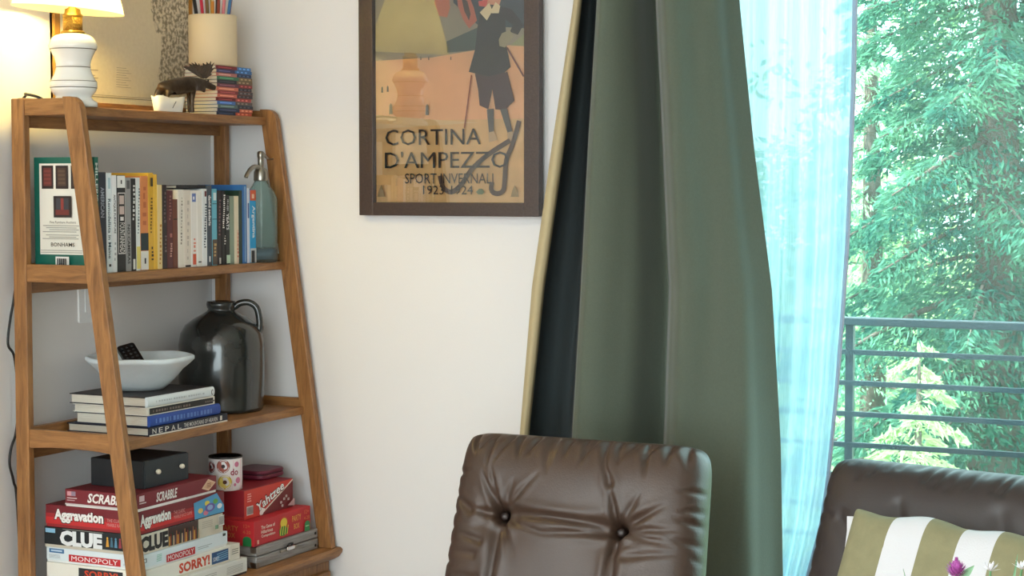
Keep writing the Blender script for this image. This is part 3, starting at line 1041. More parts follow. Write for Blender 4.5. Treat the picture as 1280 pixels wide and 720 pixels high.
# soda siphon
SX = .222
SY = yx(SX, 328, 260) - .006
sip = thing('soda_siphon', 'old blue green glass soda siphon with metal spout head', 'bottle', (SX, SY, ZB))
def sz(py):
    return zx(SX, 328, py) - ZB
q = 1 / 466.
gm = bpy.data.materials.new('siphon_glass')
gm.use_nodes = True
p = gm.node_tree.nodes['Principled BSDF']
p.inputs['Base Color'].default_value = rgb(222, 240, 238)
p.inputs['Roughness'].default_value = .06
p.inputs['Transmission Weight'].default_value = .93
p.inputs['IOR'].default_value = 1.18
n_ = gm.node_tree.nodes.new('ShaderNodeTexNoise')
n_.inputs['Scale'].default_value = 40
b_ = gm.node_tree.nodes.new('ShaderNodeBump')
b_.inputs['Strength'].default_value = .25
b_.inputs['Distance'].default_value = .003
gm.node_tree.links.new(n_.outputs[0], b_.inputs['Height'])
gm.node_tree.links.new(b_.outputs[0], p.inputs['Normal'])
Rg = .0425
pro = [(Rg * .9, 0), (Rg, .005), (Rg, sz(250)), (Rg * .97, sz(246)), (Rg * .82, sz(240)), (Rg * .55, sz(232)), (.017, sz(227)), (.0155, sz(224))]
inn = [(r - .003, max(.008, z)) for r, z in reversed(pro[1:])] + [(0, .008)]
MB().lathe(pro + inn, 12 * 4).build('glass_bottle', gm, sip)
MB().lathe([(0, .0085), (Rg - .0035, .0085), (Rg - .0035, sz(312)), (0, sz(312))], 48).build('blue_base', mat('blue_glass_base', rgb(36, 66, 92), .15), sip)
M_CHR = mat('dull_chrome', rgb(150, 146, 138), .28, 1)
MB().lathe([(.0185, sz(226.5)), (.019, sz(225)), (.0185, sz(215)), (.015, sz(212)), (.0085, sz(209)), (.008, sz(198)), (.0095, sz(196)), (.0095, sz(191)), (.006, sz(189)), (0, sz(188.6))], 32).build('head', M_CHR, sip)
def sp_(px, py, dx=0):
    return (dx, yx(SX, px, py) - SY, sz(py))
MB().tube(cpath([sp_(326, 211), sp_(319, 208.5), sp_(313, 212), sp_(308.5, 219), sp_(307.5, 222)], 5), [.006] * 12 + [.0052] * 9, 12).build('spout', M_CHR, sip)
MB().tube(cpath([sp_(329, 192), sp_(333, 196.5), sp_(338, 198.5), sp_(343, 198)], 5), [.004] * 8 + [.0026] * 8, 8).build('lever', M_CHR, sip)
MB().lathe([(.0012, 0), (.0012, sz(226))], 6, (0, 0)).build('glass_tube', M_WHITE, sip, loc=(0, 0, .01))

# ------------------------------------------------------------------ third shelf: stacked books, bowl, remote, jug
Z3 = .913
XB3 = .300
def flatbook(label, x0, x1, y0, y1, z0, z1, cover, deco=None, spine=None, round_=False):
    t = thing('large_book', label, 'book', (x1, y0, z0), 0, 'large books lying on the third shelf')
    w_, l_, h = x1 - x0, y1 - y0, z1 - z0 - .0003
    cb = .0022
    c = MB().box(-w_, 0, 0, l_, 0, cb).box(-w_, 0, 0, l_, h - cb, h)
    cm = ink(*cover)
    c.build('boards', cm, t, .0006, seg=1)
    if round_:
        pts = [(0, 0)] + [(.006 * math.sin(pi * k / 8), h / 2 - h / 2 * math.cos(pi * k / 8)) for k in range(1, 8)] + [(0, h), (-.003, h), (-.003, 0)]
        MB().prism([(a, b) for a, b in pts], 1, 0, l_).build('spine', ink(*(spine or cover)), t)
    else:
        MB().box(-.003, .0008, 0, l_, cb * .2, h - cb * .2).build('spine', ink(*(spine or cover)), t)
    MB().box(-w_ + .004, -.003, .004, l_ - .004, cb, h - cb).build('pages', M_PAGE, t)
    if deco:
        q = Deco((.0065 if round_ else .0008, 0, 0), (0, 1, 0), (0, 0, 1))
        deco(q, l_, h)
        q.build('spine_print', t)
    return t
y0 = yx(XB3, 186, 546)
zz = [Z3] + [zx(XB3, 184, y) for y in (534.5, 520.8, 510.2, 498.2)]
zz = [Z3, Z3 + .0205, Z3 + .0475, Z3 + .0675, Z3 + .0915]
def d_nepal(q, l, h):
    q.rect(0, 0, l, h * .16, (232, 226, 214))
    for i, ch in enumerate('NEPAL'):
        q.text(ch, .012 + .0245 * i, h * .26, .012 + .0245 * i + .015, h * .84, (226, 226, 220))
    q.text('THE MOUNTAINS OF HEAVEN', .135, h * .3, .275, h * .8, (206, 206, 204), .02)
    q.rect(.285, h * .3, .294, h * .85, (220, 218, 210))
flatbook('dark navy book with spaced white capitals, lowest of the lying stack', .062, XB3 + .002, y0 - .002, y0 + .318, zz[0], zz[1], (26, 30, 48), d_nepal)
def d_blue(q, l, h):
    for i in range(17):
        q.rect(.02 + i * .0135, h * .3, .02 + i * .0135 + (.009 if i % 4 else .005), h * .7, (90, 128, 200))
flatbook('royal blue book second from the bottom of the lying stack', .082, XB3 - .004, y0 + .004, y0 + .290, zz[1], zz[2], (28, 36, 60), d_blue, (38, 76, 160), True)
def d_blk(q, l, h):
    q.rect(.004, h * .06, l - .002, h * .94, (232, 230, 224))
    q.rect(.006, h * .13, l - .007, h * .87, (34, 32, 32))
    for i in range(14):
        q.rect(.02 + i * .0105, h * .35, .02 + i * .0105 + (.0075 if i % 5 else .003), h * .62, (120, 108, 100))
    for i in range(5):
        q.rect(.225 + i * .008, h * .4, .225 + i * .008 + .006, h * .6, (110, 100, 94))
flatbook('black spined book with a thin white border, second from the top', .078, XB3 - .004, y0 + .001, y0 + .272, zz[2], zz[3], (228, 224, 214), d_blk)
def d_wht(q, l, h):
    for i in range(20):
        q.rect(.03 + i * .0095, h * .42, .03 + i * .0095 + (.007 if i % 6 else .003), h * .6, (190, 200, 206))
    q.disc(l - .018, h * .5, .005, (60, 64, 70), h * .28)
    q.disc(l - .017, h * .5, .0032, (226, 234, 238), h * .2)
flatbook('white spined book with black boards, topmost of the lying stack', .070, XB3 - .006, y0 - .001, y0 + .268, zz[3], zz[4], (40, 34, 36), d_wht, (228, 238, 242), True)

# rough white bowl
bx_, by_ = .172, yx(.172, 175, 470)
zb0 = zz[4]
hb = zx(.172, 175, 444) - zb0
bowl = thing('plaster_bowl', 'wide rough white plaster bowl on the stacked books', 'bowl', (bx_, by_, zb0))
M_PLA = mat('rough_plaster', rgb(214, 224, 230), .85, bump=.8, bscale=26, var=.08, vscale=14)
Ro = 66 / 505
pro = [(.046, 0), (.056, .001), (.070, .012), (.088, .031), (.104, .050), (.118, hb - .021), (Ro - .004, hb - .013), (Ro, hb - .009), (Ro, hb - .002), (Ro - .003, hb), (Ro - .008, hb - .001), (.112, hb - .018), (.09, .042), (.06, .02), (0, .012)]
bmb = MB().lathe(pro, 64)
bmb.v = [(x * (1 + .006 * math.sin(3 * math.atan2(y, x)) + .004 * math.sin(7 * math.atan2(y, x) + 1)), y * (1 + .006 * math.sin(3 * math.atan2(y, x))), z + (.0012 * math.sin(5 * math.atan2(y, x) + .6) if z > .05 else 0)) for x, y, z in bmb.v]
bmb.build('bowl_wall', M_PLA, bowl)
# remote resting on the rim, pointing up out of the bowl
rp = on(0, .165, 167, 442)
rem = thing('remote_control', 'small black remote control sticking out of the white bowl', 'remote', (float(rp[0]), float(rp[1]), zb0 + hb - .012))
rm = MB().prism(rrect(-.022, -.075, .022, .066, .008), 2, -.007, .007)
ro = rm.build('remote_body', M_BLACK, rem, .002)
rb = MB()
for i in range(3):
    for j in range(5):
        rb.lathe([(.0034, .007), (.003, .0082)], 10, (-.012 + .012 * i, .05 - .015 * j))
r2 = rb.build('buttons', mat('button_grey', rgb(58, 60, 64), .5), ro)
va = Vector((RT[0], RT[1], 0))
up_dir = (Vector((-RT[0], -RT[1], 0)) * .34 + Vector((0, 0, 1)) * .33 + Vector((FW[0], FW[1], 0)) * .55).normalized()
xd = (Vector((RT[0], RT[1], 0)) - up_dir * Vector((RT[0], RT[1], 0)).dot(up_dir)).normalized()
zd = xd.cross(up_dir)
ro.matrix_local = Matrix((xd, up_dir, zd)).transposed().to_4x4()

# stoneware jug
jx, jy = .160, yx(.160, 277, 450)
jug = thing('stoneware_jug', 'large dark glazed stoneware jug with a looped handle', 'jug', (jx, jy, Z3))
def jz(py):
    return zx(jx, 277, py) - Z3
M_JUG = mat('dark_stoneware', rgb(40, 43, 42), .2, bump=.3, bscale=16, var=.35, vscale=9, coat=.4)
q = 1 / 472.
Rj = 52.5 * q
pro = [(Rj * .93, 0), (Rj * .96, .004), (Rj * .97, .012), (Rj * .955, .016), (Rj * .985, .05), (Rj, jz(470)), (Rj * .995, jz(430)), (Rj * .95, jz(416)), (Rj * .84, jz(406)), (Rj * .64, jz(398)), (Rj * .43, jz(392)), (Rj * .33, jz(388.5)), (Rj * .305, jz(386)), (Rj * .33, jz(384)), (Rj * .345, jz(380)), (Rj * .33, jz(376.5)), (Rj * .22, jz(376)), (Rj * .2, jz(380)), (Rj * .2, jz(395))]
MB().lathe(pro, 64).build('jug_body', M_JUG, jug)
def jp(px, py):
    d_ = (px - 277) * q
    return (RT[0] * d_, RT[1] * d_, jz(py))
MB().tube(cpath([jp(280, 383), jp(292, 384), jp(300, 379), jp(311, 378), jp(320, 384), jp(323.5, 396), jp(324, 408), jp(322, 417)], 6), [.010] * 6 + [.0085] * 30 + [.010] * 7, 14).build('handle', M_JUG, jug)

# ------------------------------------------------------------------ game boxes on the cabinet
def gamebox(label, x0, x1, y0, y1, z0, z1, lid, base=None, front=None, side=None, lidfrac=.86, cat='game box', group='board game boxes on the cabinet'):
    t = thing('game_box', label, cat, (x1, y0, z0), 0, group)
    w_, l_, h = x1 - x0, y1 - y0, z1 - z0 - .0004
    cut = h * (1 - lidfrac)
    MB().box(-w_ + .0015, -.0015, .0015, l_ - .0015, 0, cut + .002).build('base', ink(*(base or (230, 230, 228))), t)
    MB().box(-w_, 0, 0, l_, cut, h).build('lid', ink(*lid), t, .001, seg=1)
    if front:
        q = Deco((-w_, 0, 0), (1, 0, 0), (0, 0, 1))
        front(q, w_, h, cut)
        q.build('end_print', t)
    if side:
        q = Deco((0, 0, 0), (0, 1, 0), (0, 0, 1))
        side(q, l_, h, cut)
        q.build('side_print', t)
    return t
XG = .352
def zg(px, py, X=XG):
    return zx(X, px, py)
RED, DRED, WHT, BLKC = (196, 44, 44), (120, 34, 44), (232, 236, 240), (26, 32, 36)
zl = [ZC, zg(309, 714), 0, 0, 0, 0, 0, 0]
# levels from the photo, on the plane of the long faces
z_w0 = ZC
z_w1 = ZC + .040
z_so = z_w1 + .040
z_mo = zg(177.5, 694.4)
z_cl = zg(175, 669)
z_ag = zg(177, 640)
z_sc = zg(173, 619)
if z_mo - z_so < .03:
    z_so = z_mo - .045
    z_w1 = ZC + (z_so - ZC) * .5
def f_w(q, w, h, c):
    q.rect(w * .3, h * .3, w * .8, h * .75, (40, 40, 44))
    q.rect(w * .34, h * .4, w * .7, h * .62, (226, 226, 226))
def s_w(q, l, h, c):
    for i in range(3):
        q.rect(l * .56, h * (.42 + .12 * i), l * .68, h * (.46 + .12 * i), (170, 172, 170))
    for i in range(5):
        q.rect(l * .78, h * (.3 + .1 * i), l * .95, h * (.34 + .1 * i), (186, 186, 180))
gamebox('plain white game box at the very bottom of the left pile', .075, XG + .016, -.800, yx(XG + .016, 309, 715), z_w0, z_w1, (230, 232, 226), (40, 42, 46), f_w, s_w)
def s_so(q, l, h, c):
    q.text('SORRY!', l * .36, h * .22, l * .68, h * .84, (208, 72, 40), .04, slope=0)
    q.rect(l * .70, h * .14, l * .88, h * .86, (44, 84, 130))
    q.text('SORRY', l * .715, h * .3, l * .78, h * .55, (226, 232, 240), .02)
    for i in range(4):
        q.line(l * .75, h * (.3 + .13 * i), l * .87, h * (.36 + .13 * i), h * .05, (126, 180, 216))
    q.rect(l * .895, 0.001, l, h, (226, 222, 208))
    for i in range(3):
        q.rect(l * .91, h * (.4 + .13 * i), l * .985, h * (.45 + .13 * i), (130, 130, 120))
def f_so(q, w, h, c):
    q.rect(w * .34, h * .2, w * .8, h * .85, (40, 42, 46))
    q.text('SORRY!', w * .4, h * .3, w * .75, h * .75, (208, 72, 40), .03)
gamebox('cream game box with red lettering and a blue picture, second from the bottom', .085, XG + .008, -.802, yx(XG + .008, 298.75, 690), z_w1, z_so, (236, 234, 224), (220, 214, 196), f_so, s_so)
def banner(q, u0, v0, u1, v1, sl):
    q.poly([(u0, v0), (u1, v0 + sl), (u1, v1 + sl), (u0, v1)], (192, 36, 44))
    t_ = (v1 - v0) * .16
    q.text('MONOPOLY', u0 + (u1 - u0) * .05, v0 + t_, u1 - (u1 - u0) * .05, v1 - t_, (240, 240, 240), 0)
def f_mo(q, w, h, c):
    q.rect(w * .03, h * .62, w * .19, h * .9, (62, 112, 160))
    q.rect(w * .05, h * .72, w * .17, h * .82, (190, 214, 236))
    for i in range(4):
        q.rect(w * .03, h * (.28 + .07 * i), w * .15, h * (.3 + .07 * i), (150, 154, 160))
    banner(q, w * .245, h * .16, w * .79, h * .62, 0)
    q.rect(w * .82, h * .36, w * .96, h * .39, (150, 160, 170))
    q.rect(w * .82, h * .28, w * .95, h * .31, (150, 160, 170))
def s_mo(q, l, h, c):
    q.poly([(l * .02, h * .48), (l * .06, h * .48), (l * .06, h * .75), (l * .02, h * .75)], (60, 70, 80))
    q.poly([(l * .02, h * .52), (l * .05, h * .52), (l * .05, h * .71), (l * .02, h * .71)], (226, 236, 240))
    for i in range(5):
        q.rect(l * .165, h * (.35 + .1 * i), l * .22, h * (.39 + .1 * i), (130, 190, 170))
    banner(q, l * .27, h * .1, l * .60, h * .6, 0)
    q.rect(l * .63, h * .44, l * .80, h * .47, (130, 140, 146))
    q.rect(l * .63, h * .32, l * .76, h * .35, (130, 140, 146))
    q.rect(l * .93, h * .74, l * .965, h * .92, (40, 56, 60))
gamebox('pale blue white game box with a red title banner', .082, XG + .002, -.798, yx(XG + .002, 284.5, 690), z_so, z_mo, (222, 234, 240), (228, 232, 232), f_mo, s_mo)
def f_cl(q, w, h, c):
    q.rect(w * .015, h * .72, w * .12, h * .93, (140, 190, 220))
    q.rect(w * .2, h * .94, w * .63, h * .965, (150, 150, 140))
    q.text('CLUE', w * .17, h * .14, w * .62, h * .90, (226, 230, 232), .06)
    for i, c_ in enumerate(((214, 160, 60), (70, 110, 130), (90, 140, 170), (150, 60, 70), (190, 60, 60), (220, 220, 220))):
        u0 = w * (.66 + .045 * i)
        q.poly([(u0, h * .3), (u0 + w * .032, h * .3), (u0 + w * .024, h * .66), (u0 + w * .008, h * .66)], c_)
        q.disc(u0 + w * .016, h * .72, w * .009, c_, h * .06)
    q.rect(w * .64, h * .17, w * .92, h * .19, (90, 110, 110))
def s_cl(q, l, h, c):
    q.rect(0.001, 0.0005, l - .001, h - .001, (214, 208, 192))
    q.text('CLUE', l * .015, h * .1, l * .33, h * .88, (26, 26, 28), .06)
    q.rect(l * .33, h * .06, l * .69, h * .98, (66, 44, 40))
    for i in range(22):
        u0 = l * (.335 + .0155 * i)
        c_ = [(206, 150, 60), (120, 44, 40), (40, 60, 48), (196, 170, 140), (54, 40, 60), (150, 96, 60)][i % 6]
        q.poly([(u0, h * .08), (u0 + l * .02, h * .08), (u0 + l * .015, h * (.55 + .2 * ((i * 7) % 3) / 2)), (u0 + l * .004, h * (.55 + .2 * ((i * 7) % 3) / 2))], c_)
    for i in range(4):
        q.rect(l * .71, h * (.5 + .1 * i), l * .84, h * (.53 + .1 * i), (176, 170, 154))
    q.rect(l * .915, h * .4, l * .985, h * .92, (234, 234, 230))
    for i in range(8):
        q.rect(l * (.92 + .0075 * i), h * .46, l * (.9235 + .0075 * i), h * .88, (60, 60, 60))
    q.rect(l * .86, h * .3, l * .9, h * .5, (110, 150, 120))
gamebox('dark teal game box end with beige illustrated long side', .080, XG, -.803, yx(XG, 278.75, 664), z_mo, z_cl, BLKC, (200, 194, 178), f_cl, s_cl)
def f_ag(q, w, h, c):
    q.rect(.001, c, w - .001, h * .45, (196, 44, 46))
    q.rect(.001, h * .45, w - .001, h * .62, (158, 38, 44))
    q.text('Aggravation', w * .09, h * .18, w * .64, h * .86, (40, 10, 12), .07)
    q.text('Aggravation', w * .10, h * .22, w * .63, h * .84, (236, 234, 230), .045)
    q.text('THE CLASSIC', w * .67, h * .46, w * .86, h * .6, (206, 150, 146))
    q.text('MARBLE RACE GAME', w * .67, h * .26, w * .93, h * .4, (206, 150, 146))
    q.rect(w * .82, h * .84, w * .90, h * .95, (226, 226, 226))
def s_ag(q, l, h, c):
    q.rect(.001, c, l * .66, h * .42, (206, 48, 46))
    q.rect(.001, h * .42, l * .66, h * .6, (160, 38, 44))
    q.text('Aggravation', l * .01, h * .14, l * .36, h * .9, (40, 10, 12), .07)
    q.text('Aggravation', l * .015, h * .18, l * .355, h * .86, (236, 234, 230), .045)
    q.text('THE CLASSIC', l * .39, h * .5, l * .52, h * .66, (220, 160, 156))
    q.text('MARBLE RACE GAME', l * .39, h * .3, l * .6, h * .46, (220, 160, 156))
    q.poly([(l * .63, 0.0005), (l * .99, 0.0005), (l * .985, h * .34), (l * .90, h * .98), (l * .62, h * .78)], (84, 160, 206))
    for u_, v_, c_ in ((.7, .35, (226, 200, 120)), (.78, .62, (230, 214, 90)), (.88, .62, (110, 176, 90)), (.93, .35, (230, 236, 240)), (.76, .2, (220, 130, 150))):
        q.disc(l * u_, h * v_, l * .03, c_, h * .12)
    q.disc(l * .81, h * .4, l * .06, (110, 96, 170), h * .2)
    q.disc(l * .81, h * .4, l * .035, (150, 180, 220), h * .12)
gamebox('red board game box with white cartoon lettering and a light blue picture', .083, XG - .002, -.801, yx(XG - .002, 280.5, 640), z_cl, z_ag, (116, 30, 40), (150, 40, 44), f_ag, s_ag)
def f_sc(q, w, h, c):
    q.rect(w * .03, h * .62, w * .15, h * .88, (206, 150, 160))
    q.rect(w * .09, h * .62, w * .15, h * .88, (150, 130, 150))
    q.rect(w * .03, h * .46, w * .17, h * .52, (206, 180, 184))
    q.rect(w * .03, h * .34, w * .14, h * .38, (206, 180, 184))
    q.text('SCRABBLE', w * .32, h * .3, w * .93, h * .86, (236, 230, 226), .03, shear=.25)
    q.rect(.001, h * .10, w, h * .18, (206, 196, 194))
def s_sc(q, l, h, c):
    q.rect(.001, 0, l * .6, h * .16, (234, 232, 228))
    q.rect(l * .03, h * .55, l * .09, h * .88, (214, 190, 196))
    q.rect(l * .03, h * .42, l * .11, h * .48, (214, 196, 198))
    q.text('SCRABBLE', l * .23, h * .3, l * .49, h * .86, (236, 230, 226), .03, shear=.25)
    q.poly([(l * .80, h * .42), (l * .89, h * .2), (l * .985, h * .62), (l * .885, h * .92)], (222, 190, 160))
    q.poly([(l * .825, h * .45), (l * .89, h * .3), (l * .96, h * .6), (l * .885, h * .8)], (214, 172, 140))
    for i in range(3):
        q.rect(l * .865, h * (.42 + .1 * i), l * .92, h * (.46 + .1 * i), (140, 80, 60))
gamebox('dark red word game box with white italic title, topmost game of the left pile', .142, XG - .006, -.806 + .004, yx(XG - .006, 270.6, 606), z_ag, z_sc, DRED, (226, 224, 220), f_sc, s_sc)

# black box with two pearl knobs
XK = .318
k0, k1 = yx(XK, 181, 610), yx(XK, 236, 600)
zk = zx(XK, 181, 577)
kb = thing('keepsake_box', 'black box with two small pearl knobs on top of the games', 'box', (XK, k0, z_sc))
M_KB = mat('black_lacquer', rgb(24, 28, 34), .5)
kw, kl, kh = .155, k1 - k0, zk - z_sc
MB().box(-kw, -.004, 0, kl, 0, kh).build('case', M_KB, kb, .0015)
MB().box(-.004, 0, .002, kl - .001, .001, kh - .001).build('drawer_front', mat('black_drawer', rgb(34, 42, 48), .5), kb, .001)
for fr_k in (.26, .80):
    MB().ball((.006, kl * fr_k, kh * .55), .007, .006, .006).build('pearl_knob', mat('pearl', rgb(214, 206, 186), .25), kb)

# right pile: metal case, two red game boxes, maroon case, printed tin
XA = .362
a0, a1 = yx(XA, 320.6, 700), yx(XA, 397.5, 675)
za = zx(XA, 397, 660.3)
ac = thing('metal_case', 'silver grey latched case at the bottom of the right pile', 'case', (XA, a0, ZC))
al_, ah_, aw_ = a1 - a0, za - ZC - .0003, .23
M_ALC = mat('brushed_aluminium', rgb(150, 148, 146), .45, .35, bump=.5, bscale=18, stretch=(1, 1, 14), var=.22, vscale=12)
MB().box(-aw_, 0, 0, al_, 0, ah_ * .54).build('case_body', M_ALC, ac, .003)
MB().box(-aw_, 0, 0, al_, ah_ * .56, ah_).build('case_lid', M_ALC, ac, .003)
MB().box(-aw_ + .004, -.004, .004, al_ - .004, ah_ * .53, ah_ * .57).build('seam', M_BLACK, ac)
for y_ in (0, al_):
    s_ = 1 if y_ == 0 else -1
    for z_ in (0, ah_ * .72):
        if s_ > 0:
            MB().box(-.018, .0012, -.0012, .014, z_, z_ + ah_ * .28).build('corner_cap', M_CHR, ac, .001)
for z_ in (ah_ * .2, ah_ * .8):
    MB().ball((.001, al_ - .014, z_), .002, .004, .004, 10, 6).build('rivet', M_BLACK, ac)
MB().box(0, .005, al_ * .36, al_ * .62, ah_ * .4, ah_ * .54).build('latch_plate', M_CHR, ac, .001)
MB().box(.005, .011, al_ * .44, al_ * .56, ah_ * .42, ah_ * .62).build('latch', mat('polished_chrome', rgb(210, 210, 208), .15, 1), ac, .002)
MB().tube(cpath([(.004, al_ * .47, ah_ * .62), (.009, al_ * .47, ah_ * .74), (.009, al_ * .53, ah_ * .74), (.004, al_ * .53, ah_ * .62)], 4), .002, 8).build('hasp', M_BLACK, ac)

XP = .355
p0, p1 = yx(XP, 317.5, 665), yx(XP, 388, 645)
zp = zx(XP, 387, 632)
def s_pb(q, l, h, c):
    for i, (s_, v_) in enumerate((('The Game of', .62), ('Hilarious', .44), ('Competition', .26))):
        q.text(s_, l * .12, h * v_, l * (.36 - .04 * (i == 1)), h * (v_ + .14), (236, 214, 200), .02)
    q.disc(l * .51, h * .5, l * .085, (196, 60, 40), h * .4)
    q.disc(l * .51, h * .62, l * .06, (226, 200, 60), h * .2)
    q.disc(l * .50, h * .3, l * .075, (60, 130, 50), h * .2)
    for i in range(4):
        q.line(l * (.44 + .04 * i), h * .14, l * (.46 + .04 * i), h * .5, l * .012, (226, 206, 70))
    q.text('PARTY', l * .65, h * .56, l * .81, h * .8, (224, 160, 70), .01)
    q.text('BOX', l * .68, h * .24, l * .78, h * .46, (224, 160, 70), .01)
    q.text('12+', l * .87, h * .74, l * .95, h * .9, (226, 130, 70))
    q.text('4-20', l * .86, h * .5, l * .96, h * .64, (226, 130, 70))
    q.poly([(l * .87, .001), (l * .965, .001), (l * .965, h * .3)] + [(l * (.9175 + .0475 * math.cos(a)), h * (.3 + .14 * math.sin(a))) for a in np.linspace(.3, pi, 8)], (36, 130, 70))
    q.rect(l * .885, h * .2, l * .95, h * .25, (150, 200, 150))
    q.rect(l * .03, h * .1, l * .06, h * .26, (224, 170, 150))
def f_pb(q, w, h, c):
    q.text('PARTY', w * .58, h * .58, w * .80, h * .78, (200, 120, 60), .01)
    q.text('BOX', w * .62, h * .3, w * .76, h * .5, (200, 120, 60), .01)
    q.text('12+', w * .87, h * .74, w * .95, h * .88, (200, 110, 60))
    q.text('4-20', w * .86, h * .5, w * .96, h * .64, (200, 110, 60))
    q.poly([(w * .86, .001), (w * .97, .001), (w * .97, h * .26)] + [(w * (.915 + .055 * math.cos(a)), h * (.26 + .14 * math.sin(a))) for a in np.linspace(.3, pi, 8)], (30, 120, 64))
gamebox('red party game box with green badges on the metal case', XP - .235, XP, p0, p1, za, zp, (192, 36, 44), (170, 30, 40), f_pb, s_pb, .97)
XY_ = .322
q0, q1 = yx(XY_, 305, 630), yx(XY_, 366, 612)
zy = zx(XY_, 305, 613.5)
def s_ya(q, l, h, c):
    q.rect(.001, .001, l - .001, h - .001, (206, 58, 44))
    q.poly([(l * .32, .001), (l - .001, .001), (l - .001, h * .96)], (110, 30, 34))
    q.line(l * .32, .002, l * .995, h * .96, h * .05, (232, 216, 200))
    q.poly([(l * .30, h * .06), (l * .36, h * .02), (l * .42, h * .2), (l * .32, h * .3)], (240, 236, 230))
    v, f = text_geo('Yahtzee', .05)
    q.put([(l * (.25 + .57 * a) - l * .03 * b, h * (.10 + .60 * a + .36 * b)) for a, b in v], f, (70, 14, 18))
    v, f = text_geo('Yahtzee', .02)
    q.put([(l * (.258 + .555 * a) - l * .03 * b, h * (.13 + .60 * a + .30 * b)) for a, b in v], f, (240, 238, 234))
    q.rect(l * .04, h * .14, l * .17, h * .44, (230, 222, 214))
    for i in range(7):
        q.rect(l * (.05 + .016 * i), h * .17, l * (.058 + .016 * i), h * .41, (90, 50, 50))
    for i in range(4):
        q.rect(l * .04, h * (.6 + .08 * i), l * (.12 - .01 * (i % 2)), h * (.635 + .08 * i), (236, 170, 160))
    for u_, v_ in ((.72, .28), (.78, .38), (.74, .16), (.82, .46), (.86, .34)):
        q.rect(l * (u_ - .018), h * (v_ - .04), l * (u_ + .018), h * (v_ + .04), (206, 190, 186))
        q.disc(l * u_, h * v_, l * .006, (40, 20, 20), h * .015)
    q.poly([(l * .84, h * .12), (l * .99, h * .06), (l * .99, h * .34)], (196, 160, 156))
def f_ya(q, w, h, c):
    q.disc(w * .30, h * .8, w * .045, (214, 190, 186), h * .12)
    q.line(w * .28, h * .76, w * .33, h * .86, .002, (120, 30, 40))
gamebox('red dice game box with slanted white title, above the party game', XY_ - .17, XY_, q0, q1, zp, zy, (150, 30, 42), (176, 40, 40), f_ya, s_ya, .9)
# maroon case
XV = .285
mc = on(0, XV - .05, 322, 596)
mcx, mcy = XV - .06, yx(XV - .06, 322, 600)
mr = thing('maroon_case', 'low rounded maroon zip case on the red dice game', 'case', (mcx, mcy, zy))
M_MAR = mat('maroon_leatherette', rgb(110, 36, 56), .4)
hm = zx(mcx, 322, 584.5) - zy
MB().prism(rrect(-.055, -.058, .055, .058, .025, 6), 2, 0, hm * .55).build('lower_shell', M_MAR, mr, .006, seg=3)
MB().prism(rrect(-.055, -.058, .055, .058, .025, 6), 2, hm * .58, hm).build('upper_shell', M_MAR, mr, .006, seg=3)
MB().prism(rrect(-.0535, -.0565, .0535, .0565, .024, 6), 2, hm * .5, hm * .62).build('zip', mat('dark_maroon', rgb(60, 20, 32), .6), mr)
# printed tin
XT_ = .262
tx_, ty_ = XT_, yx(XT_, 282, 590)
tin = thing('printed_tin', 'white round tin printed with pink and yellow doughnuts', 'tin', (tx_, ty_, zy))
Rn = 20 / 474.
ht = zx(XT_, 282, 569) - zy
MB().lathe([(Rn - .001, 0), (Rn, .001), (Rn, ht - .004), (Rn - .0015, ht - .002)], 48).build('tin_wall', mat('white_tin', rgb(232, 226, 226), .35), tin)
MB().lathe([(Rn + .0006, ht - .0045), (Rn + .0008, ht - .001), (Rn - .001, ht), (Rn - .004, ht - .002), (0, ht - .002)], 48).build('lid', mat('grey_tin_lid', rgb(90, 88, 88), .35, .8), tin)
cb = MB()
cm = []
ang0 = math.atan2(CAM[1] - ty_, CAM[0] - tx_)
def wrap(pts, c, lay):
    """shape in (u, v) wrapped round the tin, u measured along the wall from the side facing the room"""
    m_ = ink(*c)
    if m_ not in cm:
        cm.append(m_)
    o = []
    for a, b in pts:
        an = ang0 + a / Rn
        r_ = Rn + .0003 * lay
        o.append((r_ * math.cos(an), r_ * math.sin(an), b))
    cb.add(o, [tuple(range(len(o)))], cm.index(m_))
def dn(u_, v_, r_, c1, c2, c3):
    k2 = [(math.cos(2 * pi * i / 20), math.sin(2 * pi * i / 20)) for i in range(20)]
    wrap([(u_ + r_ * a, v_ + r_ * b) for a, b in k2], c1, 1)
    wrap([(u_ + r_ * .82 * a, v_ + r_ * .82 * b) for a, b in k2], c2, 2)
    wrap([(u_ + r_ * .28 * a, v_ + r_ * .28 * b) for a, b in k2], c3, 3)
dn(-.006, ht * .74, .017, (150, 80, 60), (176, 96, 84), (60, 34, 34))
dn(.004 - .006, ht * .27, .018, (206, 176, 70), (232, 214, 110), (90, 50, 30))
dn(-.043, ht * .70, .015, (110, 50, 50), (140, 66, 64), (60, 34, 34))
dn(-.046, ht * .22, .013, (50, 44, 52), (70, 60, 66), (30, 30, 30))
wrap([(.016, ht * .05), (.046, ht * .05), (.046, ht * .9), (.02, ht * .9)], (232, 176, 190), 1)
v, f = text_geo('do', .02)
m_ = ink(150, 40, 70)
cm.append(m_)
cb.add([((Rn + .0006) * math.cos(ang0 + (.012 + .022 * a) / Rn), (Rn + .0006) * math.sin(ang0 + (.012 + .022 * a) / Rn), ht * (.46 + .2 * b)) for a, b in v], f, len(cm) - 1)
for u_, v_, r_ in ((.03, .78, .007), (.034, .3, .008), (.024, .18, .004)):
    wrap([(u_ + r_ * math.cos(2 * pi * i / 12), ht * v_ + r_ * math.sin(2 * pi * i / 12)) for i in range(12)], (206, 120, 150), 2)
cb.build('tin_print', cm, tin)

